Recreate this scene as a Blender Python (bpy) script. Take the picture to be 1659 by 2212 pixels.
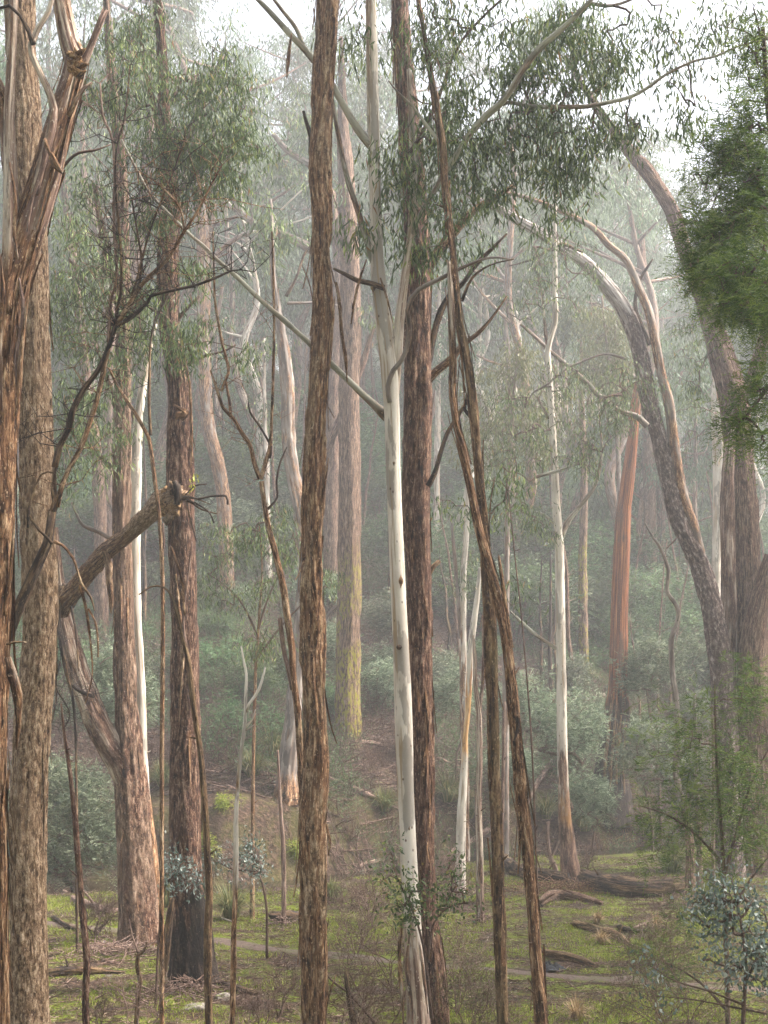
import bpy, math, random
import numpy as np
from mathutils import Vector
for o in list(bpy.data.objects): bpy.data.objects.remove(o)
SC = bpy.context.scene
COL = SC.collection
random.seed(5)
R = np.random.default_rng(11)

# ---------------------------------------------------------------- camera, sky, sun, exposure
F, CX, HZ, CAMZ = 3072.0, 829.5, 1512.0, 5.2        # focal length, centre and horizon in picture units (1659 x 2212)
cd = bpy.data.cameras.new('camera'); cam = bpy.data.objects.new('camera', cd); COL.objects.link(cam)
cam.location = (0, 0, CAMZ); cam.rotation_euler = (math.radians(90), 0, 0)
cd.sensor_fit = 'VERTICAL'; cd.sensor_height = 36; cd.lens = 36 * F / 2212
cd.shift_y = (HZ - 1106) / 2212
cd.clip_start = 0.1; cd.clip_end = 2000
SC.camera = cam

SUN_EL, SUN_AZ = 48.0, 84.0      # azimuth clockwise from +Y (the view direction), towards +X
w = bpy.data.worlds.new('World'); SC.world = w; w.use_nodes = True
nt = w.node_tree; nt.nodes.clear()
wo = nt.nodes.new('ShaderNodeOutputWorld'); bg = nt.nodes.new('ShaderNodeBackground')
sky = nt.nodes.new('ShaderNodeTexSky'); sky.sky_type = 'NISHITA'; sky.sun_disc = False
sky.sun_elevation = math.radians(SUN_EL); sky.sun_rotation = math.radians(SUN_AZ)
sky.air_density = 1.0; sky.dust_density = 5.0; sky.ozone_density = 1.0
hs = nt.nodes.new('ShaderNodeHueSaturation'); hs.inputs['Saturation'].default_value = 0.50; hs.inputs['Value'].default_value = 1.0
nt.links.new(sky.outputs[0], hs.inputs['Color']); nt.links.new(hs.outputs[0], bg.inputs[0])
bg.inputs[1].default_value = 0.15
nt.links.new(bg.outputs[0], wo.inputs[0])

sd = bpy.data.lights.new('sun', 'SUN'); sun = bpy.data.objects.new('sun', sd); COL.objects.link(sun)
sd.energy = 4.6; sd.angle = math.radians(8); sd.color = (1.0, 0.91, 0.83)
el, az = math.radians(SUN_EL), math.radians(SUN_AZ)
tosun = Vector((math.sin(az) * math.cos(el), math.cos(az) * math.cos(el), math.sin(el)))
sun.rotation_euler = tosun.to_track_quat('Z', 'Y').to_euler()

SC.view_settings.view_transform = 'Standard'; SC.view_settings.look = 'None'
SC.view_settings.gamma = 1; SC.view_settings.use_curve_mapping = False
SC.view_settings.exposure = 1.64
SC.cycles.use_denoising = True
SC.cycles.max_bounces = 6; SC.cycles.diffuse_bounces = 3; SC.cycles.glossy_bounces = 2
SC.cycles.transmission_bounces = 3; SC.cycles.volume_bounces = 2; SC.cycles.transparent_max_bounces = 4
SC.cycles.sample_clamp_indirect = 4
HAZE = 0.0025

# ---------------------------------------------------------------- numpy helpers
def P(px, py, D):
    return np.array([(px - CX) / F * D, D, CAMZ - (py - HZ) / F * D])

def _h(ix, iy, iz, s):
    n = (ix.astype(np.int64) * 374761393 + iy.astype(np.int64) * 668265263 + iz.astype(np.int64) * 1274126177 + s * 974634777) & 0xffffffff
    n = ((n ^ (n >> 13)) * 1103515245) & 0xffffffff
    n = ((n ^ (n >> 15)) * 2246822519) & 0xffffffff
    return ((n ^ (n >> 16)) & 0xffff) / 65535.0

def vn(p, s=0):
    p = np.asarray(p, float); i = np.floor(p).astype(np.int64); f = p - i; f = f * f * (3 - 2 * f)
    x, y, z = i[..., 0], i[..., 1], i[..., 2]; a, b, c = f[..., 0], f[..., 1], f[..., 2]
    r = 0
    for dx in (0, 1):
        wx = a if dx else 1 - a
        for dy in (0, 1):
            wy = b if dy else 1 - b
            for dz in (0, 1):
                r = r + wx * wy * (c if dz else 1 - c) * _h(x + dx, y + dy, z + dz, s)
    return r

def fbm(p, s=0, o=3):
    p = np.asarray(p, float); r = 0; a = .5; t = 0
    for k in range(o):
        r = r + a * vn(p * 2 ** k + 17.3 * k, s + k); t += a; a *= .5
    return r / t                                  # 0..1

def unit(v): return v / (np.linalg.norm(v, axis=-1, keepdims=True) + 1e-9)
def sstep(a, b, x):
    t = np.clip((x - a) / (b - a), 0, 1); return t * t * (3 - 2 * t)

# ---------------------------------------------------------------- the lie of the land
def creek_y(x): return np.clip(45.6 + 0.8 * x, 41.5, 55.5) + 0.8 * np.sin(x * .45)
def ground_z(x, y):
    x = np.asarray(x, float); y = np.asarray(y, float)
    z = 3.5 * np.clip((20.5 - y) / 20.5, 0, 3) ** 1.5
    u = y - creek_y(x)
    q = np.stack([x * .35, y * .35, 0 * x], -1); q2 = np.stack([x * 1.7, y * 1.7, 0 * x], -1)
    z = z + 0.22 * (fbm(q, 3) - .5) + 0.07 * (fbm(q2, 9) - .5)
    z = z - 1.0 * np.exp(-((u - .2) / 2.5) ** 4)
    z = z + 1.5 * sstep(2.0, 3.9, u)
    uu = np.clip(u - 3, 0, None)
    side = 1 - .25 * sstep(0.10, 0.26, x / np.maximum(y, 20))
    hill = .40 * uu + .12 * np.clip(uu - 25, 0, None)
    hill = 36 * np.tanh(hill / 36)
    z = z + hill * side + sstep(0, 10, uu) * 1.3 * (fbm(np.stack([x * .12, y * .12, 0 * x], -1), 21) - .5)
    z = z + sstep(0, 4, uu) * .35 * (fbm(np.stack([x * .9, y * .9, 0 * x], -1), 23) - .5)
    return z
def gz(x, y): return float(ground_z(np.array([x]), np.array([y]))[0])
_Ds = np.linspace(13, 240, 3000)
def hitD(px, py):
    X = (px - CX) / F * _Ds; Z = CAMZ - (py - HZ) / F * _Ds
    k = np.where(Z <= ground_z(X, _Ds))[0]
    return float(_Ds[k[0]]) if len(k) else 100.0
def G(px, py):
    D = hitD(px, py); x = (px - CX) / F * D
    return np.array([x, D, gz(x, D)])

# ---------------------------------------------------------------- mesh builder
class MB:
    def __init__(s): s.V = []; s.Q = []; s.M = []; s.B = []; s.K = []; s.R = []; s.S = []; s.n = 0
    def add(s, V, Q, m=0, bark=None, mk=None, rnd=None, smooth=True):
        V = np.asarray(V, float).reshape(-1, 3); Q = np.asarray(Q, np.int64).reshape(-1, 4); n = len(V)
        s.V.append(V); s.Q.append(Q + s.n); s.M.append(np.full(len(Q), m)); s.S.append(np.full(len(Q), smooth))
        s.B.append(V if bark is None else bark); s.K.append(np.zeros(n) if mk is None else np.broadcast_to(mk, n))
        s.R.append(np.full(n, R.random()) if rnd is None else np.broadcast_to(rnd, n)); s.n += n
    def build(s, name, mats, parent=None, loc=None):
        V = np.concatenate(s.V); Q = np.concatenate(s.Q)
        off = np.array(parent.matrix_world.translation if parent is not None else (loc if loc is not None else (0, 0, 0)))
        if parent is not None: off = np.array(parent.parent.location if parent.parent else parent.location)
        me = bpy.data.meshes.new(name)
        me.vertices.add(len(V)); me.vertices.foreach_set('co', (V - off).astype(np.float32).ravel())
        me.loops.add(len(Q) * 4); me.loops.foreach_set('vertex_index', Q.astype(np.int32).ravel())
        me.polygons.add(len(Q)); me.polygons.foreach_set('loop_start', np.arange(0, len(Q) * 4, 4, dtype=np.int32))
        me.polygons.foreach_set('material_index', np.concatenate(s.M).astype(np.int32))
        me.polygons.foreach_set('use_smooth', np.concatenate(s.S).astype(bool))
        me.update(calc_edges=True)
        a = me.attributes.new('bark', 'FLOAT_VECTOR', 'POINT'); a.data.foreach_set('vector', np.concatenate(s.B).astype(np.float32).ravel())
        a = me.attributes.new('mk', 'FLOAT', 'POINT'); a.data.foreach_set('value', np.concatenate(s.K).astype(np.float32))
        a = me.attributes.new('rnd', 'FLOAT', 'POINT'); a.data.foreach_set('value', np.concatenate(s.R).astype(np.float32))
        for m in (mats if isinstance(mats, (list, tuple)) else [mats]): me.materials.append(m)
        o = bpy.data.objects.new(name, me); COL.objects.link(o)
        if parent is not None: o.parent = parent
        else: o.location = off
        return o

def empty(name, loc):
    o = bpy.data.objects.new(name, None); COL.objects.link(o); o.empty_display_size = .2
    o.location = [float(v) for v in loc]; return o
def tag(o, label, cat, group=None, kind=None):
    if label: o['label'] = label
    if cat: o['category'] = cat
    if group: o['group'] = group
    if kind: o['kind'] = kind
    return o

def smooth_path(p, r, step):
    p = np.asarray(p, float); r = np.asarray(r, float)
    if len(p) == 2:
        n = max(2, int(np.linalg.norm(p[1] - p[0]) / step) + 1); t = np.linspace(0, 1, n)[:, None]
        return p[0] * (1 - t) + p[1] * t, r[0] * (1 - t[:, 0]) + r[1] * t[:, 0]
    q = np.vstack([2 * p[0] - p[1], p, 2 * p[-1] - p[-2]]); out = []; ro = []
    for i in range(len(p) - 1):
        a, b, c, d = q[i], q[i + 1], q[i + 2], q[i + 3]
        n = max(1, int(np.linalg.norm(c - b) / step)); t = np.linspace(0, 1, n, endpoint=False)[:, None]
        out.append(.5 * (2 * b + (c - a) * t + (2 * a - 5 * b + 4 * c - d) * t ** 2 + (3 * b - a - 3 * c + d) * t ** 3))
        tt = t[:, 0]; tt = tt * tt * (3 - 2 * tt); ro.append(r[i] * (1 - tt) + r[i + 1] * tt)
    out.append(p[-1:]); ro.append(r[-1:])
    return np.vstack(out), np.concatenate(ro)

def frames(p):
    t = np.gradient(p, axis=0); t = unit(t); n = np.zeros_like(t)
    v = np.array([0, 1., 0]) if abs(t[0, 1]) < .9 else np.array([1., 0, 0])
    for i in range(len(p)):
        v = v - t[i] * np.dot(v, t[i]); v = v / (np.linalg.norm(v) + 1e-9); n[i] = v
    return t, n, np.cross(t, n)

def tube(mb, pts, rad, n=12, step=.2, rough=0., lump=0., seed=0, m=0, mk=None, bfreq=14., wob=0., cap=True, jag=0., groove=0., rnd=None):
    if mk is None: mk = .47
    """a limb: swept round section with bark ridges; 'bark' holds its straightened coordinates"""
    p, r = smooth_path(pts, rad, step)
    L = np.concatenate([[0], np.cumsum(np.linalg.norm(np.diff(p, axis=0), axis=1))])
    if wob:
        q = np.stack([L * .8, 0 * L + seed, 0 * L], -1)
        p = p + wob * np.stack([fbm(q, 1 + seed) - .5, fbm(q, 2 + seed) - .5, 0 * L], -1)
    t, a, b = frames(p); ang = np.linspace(0, 2 * math.pi, n, endpoint=False)
    ca, sa = np.cos(ang), np.sin(ang); Rm = max(r.mean(), .002); m_ = len(p)
    bark = np.stack([np.broadcast_to(ca * Rm, (m_, n)), np.broadcast_to(sa * Rm, (m_, n)), np.broadcast_to(L[:, None], (m_, n))], -1) + seed * 3.7
    k = np.ones((m_, n))
    if lump: k = k + lump * (fbm(bark * np.array([1.2 / Rm, 1.2 / Rm, .25 / Rm]) * .5, 5 + seed) - .5) * 2
    disp = np.zeros((m_, n))
    if rough:
        tw = bark * np.array([bfreq, bfreq, bfreq * .11]); f = fbm(tw, 31 + seed, 3)
        rid = 1 - np.abs(f - .5) * 4
        disp = rough * (rid * .8 + (fbm(bark * np.array([40, 40, 5.]), 41 + seed, 2) - .5) * .8)
        flake = sstep(.58, .66, fbm(bark * np.array([9, 9, 1.1]), 51 + seed, 3)); disp = disp + rough * 1.5 * flake
    if groove:
        g = fbm(np.stack([np.broadcast_to(ca * 1.6, (m_, n)), np.broadcast_to(sa * 1.6, (m_, n)), np.broadcast_to(L[:, None] * .12, (m_, n))], -1) + seed, 61 + seed, 2)
        k = k + groove * (g - .5) * 2 * np.linspace(.2, 1, m_)[:, None]
    rr = r[:, None] * k + disp
    V = p[:, None] + a[:, None] * (rr * ca)[..., None] + b[:, None] * (rr * sa)[..., None]
    if jag:                                         # a splintered broken end at the start of the path
        e = np.exp(-L / (jag * .8))[:, None]; j = (vn(np.stack([ca * 3, sa * 3, 0 * ca], -1) + seed, 77) - .4) * jag * 2.2
        V = V - t[:, None] * (e * j[None])[..., None]
    if cap:
        c0 = V[0].mean(0); c1 = V[-1].mean(0)
        V = np.concatenate([(c0 + (V[0] - c0) * .12 + t[0] * jag * .4)[None], V, (c1 + (V[-1] - c1) * .12)[None]])
        bark = np.concatenate([bark[:1], bark, bark[-1:]]); m_ += 2
        if mk is not None and np.ndim(mk): mk = np.concatenate([mk[:1], mk, mk[-1:]])
    i = np.arange(m_ - 1)[:, None] * n; j = np.arange(n); j2 = (j + 1) % n
    Q = np.stack([i + j, i + j2, i + n + j2, i + n + j], -1)
    kk = None
    if mk is not None:
        kk = np.broadcast_to(np.asarray(mk)[:, None], (m_, n)).ravel() if np.ndim(mk) else mk
    mb.add(V.reshape(-1, 3), Q.reshape(-1, 4), m, bark.reshape(-1, 3), kk, rnd)
    return p, r

def tubes4(mb, segs, m=0, n=4):
    """many thin straight twigs at once: segs = list of (a, b, ra, rb)"""
    if not len(segs): return
    A = np.array([s[0] for s in segs]); B = np.array([s[1] for s in segs]); ra = np.array([s[2] for s in segs]); rb = np.array([s[3] for s in segs])
    t = unit(B - A); up = np.where(np.abs(t[:, 2:3]) > .9, [[1., 0, 0]], [[0, 0, 1.]]); u = unit(np.cross(t, up)); v = np.cross(t, u)
    ang = np.linspace(0, 2 * math.pi, n, endpoint=False); c, s_ = np.cos(ang)[None, :, None], np.sin(ang)[None, :, None]
    ring = u[:, None] * c + v[:, None] * s_
    V = np.stack([A[:, None] + ring * ra[:, None, None], B[:, None] + ring * rb[:, None, None]], 1)
    k = np.arange(len(A))[:, None] * 2 * n; j = np.arange(n); j2 = (j + 1) % n
    Q = np.stack([k + j, k + j2, k + n + j2, k + n + j], -1)
    mb.add(V.reshape(-1, 3), Q.reshape(-1, 4), m, None, None, np.repeat(R.random(len(A)), 2 * n))

def leaves(mb, pos, d, L, W, m=0, bend=.25, seg3=True):
    N = len(pos); L = L * R.uniform(.75, 1.3, N) if seg3 else L; d = unit(d); s = unit(np.cross(d, R.normal(size=(N, 3)))); nn = np.cross(s, d)
    L = np.broadcast_to(L, N)[:, None]; W = np.broadcast_to(W, N)[:, None]
    c1 = R.normal(size=(N, 1)) * bend; c2 = R.normal(size=(N, 1)) * bend
    T = ((0, .18), (.4, 1.), (1., .10)) if seg3 else ((0, .55), (1., .45))
    V = []
    for t, wd in T:
        c = pos + d * L * t + (s * c1 + nn * c2) * L * t * t
        V += [c - s * W * wd * .5, c + s * W * wd * .5]
    k = len(V); V = np.stack(V, 1); b = np.arange(N)[:, None] * k
    Q = [np.stack([b[:, 0] + 2 * i, b[:, 0] + 2 * i + 1, b[:, 0] + 2 * i + 3, b[:, 0] + 2 * i + 2], -1) for i in range(k // 2 - 1)]
    mb.add(V.reshape(-1, 3), np.concatenate(Q), m, None, None, np.repeat(R.random(N), k), smooth=False)

def ellipsoid_pts(c, r, n, seed=0, hole=.42, freq=1.1, sub=6):
    n = max(n, 3)
    if sub and n > 2 * sub:                # foliage gathers in tufts with gaps between them
        cc = ellipsoid_pts(c, r, max(3, n // sub), seed, hole - .04, freq, 0); s = min(.42, .36 * float(np.min(r)))
        w = R.uniform(.5, 1.5, len(cc)); k = R.choice(len(cc), n, p=w / w.sum()); return cc[k] + R.normal(size=(n, 3)) * s * R.uniform(.6, 1.2, (len(cc), 1))[k]
    out = []
    while len(out) < n:
        q = R.uniform(-1, 1, size=(n * 3, 3)); q = q[(q ** 2).sum(1) < 1]
        p = np.asarray(c) + q * np.asarray(r)
        k = fbm(p * freq / max(.35, min(r)), 90 + seed, 2) > hole
        out += list(p[k])
        if len(q) and not k.any(): hole -= .03
    return np.array(out[:n])

def grow(mb, roots, targets, m=0, r0=.0028, wig=.10, minr=.0024):
    """twigs that join every target to the nearest limb or twig already there"""
    roots = np.asarray(roots, float).reshape(-1, 3); T = np.asarray(targets, float)
    d = np.sqrt(((T[:, None] - roots[None]) ** 2).sum(-1)).min(1) if len(T) * len(roots) < 4e6 else np.linalg.norm(T - roots[0], axis=1)
    T = T[np.argsort(d)]; nr = len(roots); pts = np.vstack([roots, T]); par = np.full(len(pts), -1)
    for i in range(nr, len(pts)):
        dd = ((pts[:i] - pts[i]) ** 2).sum(1); dd[:nr] *= 1.0
        par[i] = int(np.argmin(dd))
    cnt = np.zeros(len(pts))
    for i in range(len(pts) - 1, nr - 1, -1):
        cnt[i] += 1
        if par[i] >= nr: cnt[par[i]] += cnt[i]
    segs = []
    rad = np.maximum(minr, r0 * np.sqrt(np.maximum(cnt, 1)))
    for i in range(nr, len(pts)):
        a, b = pts[par[i]], pts[i]; l = np.linalg.norm(b - a)
        ra = min(rad[par[i]] if par[i] >= nr else rad[i] * 1.25, rad[i] * 1.5)
        m1 = a + (b - a) * .35 + R.normal(size=3) * wig * l * .5 + np.array([0, 0, .10 * l]); m2 = a + (b - a) * .7 + R.normal(size=3) * wig * l * .5 + np.array([0, 0, .07 * l])
        if l > .25:
            segs += [(a, m1, ra, rad[i] * 1.1), (m1, m2, rad[i] * 1.1, rad[i]), (m2, b, rad[i], rad[i] * .8)]
        else: segs.append((a, b, ra, rad[i]))
    tubes4(mb, segs, m)
    return T

def gum_leaves(mb, T, per, L, W, m, spread=.2, droop=.3):
    """drooping sickle leaves hanging in small sprays below each twig end"""
    c = np.repeat(T, per, 0); N = len(c)
    off = R.normal(size=(N, 3)) * spread; off[:, 2] = -np.abs(off[:, 2]) * droop / spread * .8 + spread * .5
    d = R.normal(size=(N, 3)) * .33 + off * .6; d[:, 2] = -1
    LL = L * R.uniform(.6, 1.25, N); leaves(mb, c + off, d, LL, W * R.uniform(.7, 1.2, N), m)

def fronds(mb, T, per, L, m, spread=.12, K=7, lw=.30, w=.007, up=.15, centre=None):
    """feathery wattle fronds: two rows of leaflets along an arching stalk"""
    c = np.repeat(T, per, 0); N = len(c); off = R.normal(size=(N, 3)) * spread
    d = unit(unit(off) + R.normal(size=(N, 3)) * .5 + [0, 0, up]); s = unit(np.cross(d, [0, 0, 1.]) + R.normal(size=(N, 3)) * .35)
    LL = (L * R.uniform(.6, 1.25, N))[:, None]; P_, D_, W_ = [], [], []
    for k in range(K):
        t = (k + .6) / K; p = c + off + d * LL * t - np.array([0, 0, 1.]) * LL * .35 * t * t
        for sg in (-1, 1): P_.append(p); D_.append(s * sg + d * .55); W_.append(LL[:, 0] * lw * (1.1 - .6 * t))
    k = 2 * K; P_ = np.stack(P_, 1).reshape(-1, 3); D_ = np.stack(D_, 1).reshape(-1, 3); W_ = np.stack(W_, 1).reshape(-1)
    n0 = len(mb.R); leaves(mb, P_, D_, W_, w, m, bend=.12, seg3=False); mb.R[n0] = np.repeat(np.clip(np.repeat(R.random(N), k) + R.normal(size=N * k) * .1, 0, 1), 4)

def fern_leaves(mb, T, per, L, W, m, spread=.16, up=.15):
    c = np.repeat(T, per, 0); N = len(c); off = R.normal(size=(N, 3)) * spread
    d = unit(off) + R.normal(size=(N, 3)) * .6; d[:, 2] += up
    leaves(mb, c + off, d, L * R.uniform(.6, 1.3, N), W, m, seg3=False)

# ---------------------------------------------------------------- materials
def _nodes(name):
    m = bpy.data.materials.new(name); m.use_nodes = True; t = m.node_tree; t.nodes.clear()
    o = t.nodes.new('ShaderNodeOutputMaterial'); return m, t, o
def nd(t, kind, **kw):
    n = t.nodes.new(kind)
    for k, v in kw.items():
        if k in n.inputs: n.inputs[k].default_value = v
        else: setattr(n, k, v)
    return n
def ramp(t, src, stops):
    r = t.nodes.new('ShaderNodeValToRGB'); e = r.color_ramp.elements
    while len(e) < len(stops): e.new(.5)
    for i, (p, c) in enumerate(stops): e[i].position = p; e[i].color = (*c, 1)
    t.links.new(src, r.inputs[0]); return r.outputs[0]
def noise(t, vec, scale, det=5, rough=.6):
    n = t.nodes.new('ShaderNodeTexNoise'); n.inputs['Scale'].default_value = scale; n.inputs['Detail'].default_value = det; n.inputs['Roughness'].default_value = rough
    t.links.new(vec, n.inputs['Vector']); return n.outputs[0]
def mapping(t, vec, sc):
    n = t.nodes.new('ShaderNodeMapping'); n.inputs['Scale'].default_value = sc; t.links.new(vec, n.inputs[0]); return n.outputs[0]
def mix(t, fac, a, b):
    n = t.nodes.new('ShaderNodeMix'); n.data_type = 'RGBA'
    if isinstance(fac, (int, float)): n.inputs[0].default_value = fac
    else: t.links.new(fac, n.inputs[0])
    for s, v in ((6, a), (7, b)):
        if isinstance(v, tuple): n.inputs[s].default_value = (*v, 1)
        else: t.links.new(v, n.inputs[s])
    return n.outputs[2]
def math_(t, op, a, b=None, clamp=False):
    n = t.nodes.new('ShaderNodeMath'); n.operation = op; n.use_clamp = clamp
    for i, v in enumerate((a, b)):
        if v is None: continue
        if isinstance(v, (int, float)): n.inputs[i].default_value = v
        else: t.links.new(v, n.inputs[i])
    return n.outputs[0]
def rng_(t, v, a, b, lo=0., hi=1.):
    n = t.nodes.new('ShaderNodeMapRange'); n.interpolation_type = 'SMOOTHSTEP'
    for i, x in enumerate((a, b, lo, hi)): n.inputs[i + 1].default_value = x
    t.links.new(v, n.inputs[0]); return n.outputs[0]
def attr(t, name):
    n = t.nodes.new('ShaderNodeAttribute'); n.attribute_name = name; return n

def bark_col(t, B, pal):
    """colour of one kind of bark. fibrous: cream/brown/dark strips; smooth: pale with soft blotches and spots"""
    if pal['kind'] == 'smooth':
        v1 = mapping(t, B, (1, 1, .18)); n1 = noise(t, v1, pal.get('s', 9), 4, .5)
        c = ramp(t, n1, [(.30, pal['c'][0]), (.5, pal['c'][1]), (.68, pal['c'][2])])
        npz = noise(t, mapping(t, B, (1, 1, .22)), pal['s'] * .55 if 's' in pal else 5, 5, .6); c = mix(t, rng_(t, npz, .53, .555, 0, .75), c, tuple(v * .58 for v in pal['c'][0]))
        c = mix(t, rng_(t, noise(t, mapping(t, B, (1, 1, .4)), 34, 4, .7), .55, .68, 0, .35), c, tuple(v * .7 for v in pal['c'][1]))
        v2 = mapping(t, B, (1, 1, .035)); n2 = noise(t, v2, 16, 4, .6)
        c = mix(t, rng_(t, n2, .54, .64, 0, pal.get('streak', .6) * 1.1), c, pal.get('sc', (.42, .30, .18)))
        vo = nd(t, 'ShaderNodeTexVoronoi'); vo.inputs['Scale'].default_value = 11; t.links.new(mapping(t, B, (1, 1, .55)), vo.inputs['Vector'])
        sp = rng_(t, vo.outputs['Distance'], .07, .17, 1, 0); big = rng_(t, noise(t, B, 3.1, 2), .46, .54)
        c = mix(t, math_(t, 'MULTIPLY', sp, big), c, (.12, .08, .05))
        h = n1
    else:
        zs = pal.get('z', .09); sc = pal.get('s', 26)
        v1 = mapping(t, B, (1, 1, zs)); n1 = noise(t, v1, sc, 7, .68)
        c = ramp(t, n1, [(.36, pal['c'][0]), (.46, pal['c'][1]), (.54, pal['c'][2]), (.65, pal['c'][3])])
        nf = noise(t, mapping(t, B, (1, 1, zs * 2.6)), sc * 2.2, 5, .7); c = mix(t, rng_(t, nf, .52, .60, 0, .55), c, pal['c'][0])
        n2 = noise(t, mapping(t, B, (1, 1, .22)), 2.6, 4, .6)
        c = mix(t, rng_(t, n2, .50, .66, 0, pal.get('p2', .55)), c, pal.get('c2', pal['c'][2]))
        n3 = noise(t, mapping(t, B, (1, 1, .3)), 60, 3, .6)
        c = mix(t, rng_(t, n3, .60, .68, 0, .75), c, pal['c'][3])
        h = math_(t, 'SUBTRACT', n1, math_(t, 'MULTIPLY', rng_(t, nf, .52, .60), .18))
    return c, h
def bark_mat(name, A, B2=None, lichen=None, bump=.8, rough=.85, edge=(.35, .65)):
    m, t, o = _nodes(name); B = attr(t, 'bark').outputs['Vector']
    c, h = bark_col(t, B, A)
    if B2:
        c2, h2 = bark_col(t, B, B2); mk = attr(t, 'mk').outputs['Fac']
        n = noise(t, mapping(t, B, (1, 1, .16)), 7, 4, .6)
        f = rng_(t, math_(t, 'ADD', mk, math_(t, 'MULTIPLY', math_(t, 'SUBTRACT', n, .5), 1.5)), edge[0], edge[1])
        c = mix(t, f, c, c2)
        hm = t.nodes.new('ShaderNodeMix'); t.links.new(f, hm.inputs[0]); t.links.new(h, hm.inputs[2]); t.links.new(h2, hm.inputs[3]); h = hm.outputs[0]
    if lichen:
        n = noise(t, mapping(t, B, (1, 1, .3)), lichen[1], 4, .65); nz = noise(t, B, .55, 2)
        f = math_(t, 'MULTIPLY', rng_(t, n, lichen[2], lichen[2] + .08), rng_(t, nz, .40, .5))
        if len(lichen) > 3: f = math_(t, 'MULTIPLY', f, attr(t, 'mk').outputs['Fac'])
        c = mix(t, f, c, lichen[0])
    p = nd(t, 'ShaderNodeBsdfPrincipled'); p.inputs['Roughness'].default_value = rough; p.inputs['Specular IOR Level'].default_value = .25
    t.links.new(c, p.inputs['Base Color'])
    bp = nd(t, 'ShaderNodeBump'); bp.inputs['Strength'].default_value = bump; bp.inputs['Distance'].default_value = .10 if A['kind'] != 'smooth' else .006
    t.links.new(h, bp.inputs['Height']); t.links.new(bp.outputs[0], p.inputs['Normal']); t.links.new(p.outputs[0], o.inputs[0])
    return m
def leaf_mat(name, stops, trans=.3, rough=.5, inst=0.):
    m, t, o = _nodes(name); f = attr(t, 'rnd').outputs['Fac']
    c = ramp(t, f, stops)
    if inst:
        oi = t.nodes.new('ShaderNodeObjectInfo'); hsv = t.nodes.new('ShaderNodeHueSaturation')
        t.links.new(rng_(t, oi.outputs['Random'], 0, 1, 1 - inst, 1 + inst), hsv.inputs['Value'])
        t.links.new(rng_(t, oi.outputs['Random'], 0, 1, .47, .525), hsv.inputs['Hue']); t.links.new(c, hsv.inputs['Color']); c = hsv.outputs[0]
    p = nd(t, 'ShaderNodeBsdfPrincipled'); p.inputs['Roughness'].default_value = rough; p.inputs['Specular IOR Level'].default_value = .35
    t.links.new(c, p.inputs['Base Color']); tr = nd(t, 'ShaderNodeBsdfTranslucent'); t.links.new(c, tr.inputs[0])
    ms = t.nodes.new('ShaderNodeMixShader'); ms.inputs[0].default_value = trans
    t.links.new(p.outputs[0], ms.inputs[1]); t.links.new(tr.outputs[0], ms.inputs[2]); t.links.new(ms.outputs[0], o.inputs[0]); return m

fib = lambda a, b, c, d, **k: dict(kind='fibre', c=[a, b, c, d], **k)
smo = lambda a, b, c, **k: dict(kind='smooth', c=[a, b, c], **k)
RED = fib((.010, .005, .003), (.11, .050, .022), (.30, .160, .080), (.64, .45, .28), c2=(.19, .092, .044), z=.13, s=28)
RED2 = fib((.009, .005, .004), (.080, .036, .022), (.185, .095, .060), (.45, .31, .22), c2=(.085, .04, .028), s=34, z=.15)
TAN = fib((.05, .026, .014), (.235, .145, .082), (.45, .30, .185), (.74, .57, .40), z=.25, s=34, c2=(.36, .24, .15), p2=.4)
GREYB = fib((.014, .008, .006), (.105, .060, .037), (.235, .148, .098), (.44, .32, .235), c2=(.165, .10, .065), z=.12)
DARK = fib((.008, .007, .006), (.024, .017, .014), (.058, .040, .032), (.17, .12, .09), c2=(.02, .015, .013))
MOSSB = fib((.018, .010, .006), (.095, .052, .026), (.21, .125, .065), (.42, .29, .16), c2=(.13, .105, .045))
ORANGE = fib((.06, .022, .012), (.17, .060, .028), (.33, .115, .042), (.54, .26, .12), c2=(.15, .085, .06), z=.02, s=18, p2=1.)
OCHRE = smo((.50, .26, .10), (.62, .39, .18), (.70, .54, .35), streak=.8, sc=(.30, .11, .04))
WHITE = smo((.42, .37, .315), (.63, .57, .49), (.74, .69, .61), s=6, streak=.8, sc=(.33, .235, .14))
PEELW = fib((.055, .032, .026), (.27, .17, .13), (.56, .45, .35), (.74, .66, .55), z=.03, s=16, c2=(.24, .145, .11), p2=.5)
OCHRE3 = fib((.03, .018, .012), (.10, .055, .038), (.20, .12, .085), (.40, .27, .19), c2=(.50, .26, .08))
GREYS = smo((.14, .115, .10), (.245, .205, .175), (.39, .345, .30), s=9, streak=.6, sc=(.16, .11, .085))
GREENW = smo((.26, .25, .19), (.38, .37, .29), (.54, .52, .44), s=8, streak=.4, sc=(.20, .17, .12))
WEATH = fib((.018, .010, .006), (.16, .095, .050), (.38, .25, .145), (.70, .53, .36), c2=(.26, .165, .095), z=.2, s=24)
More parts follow.
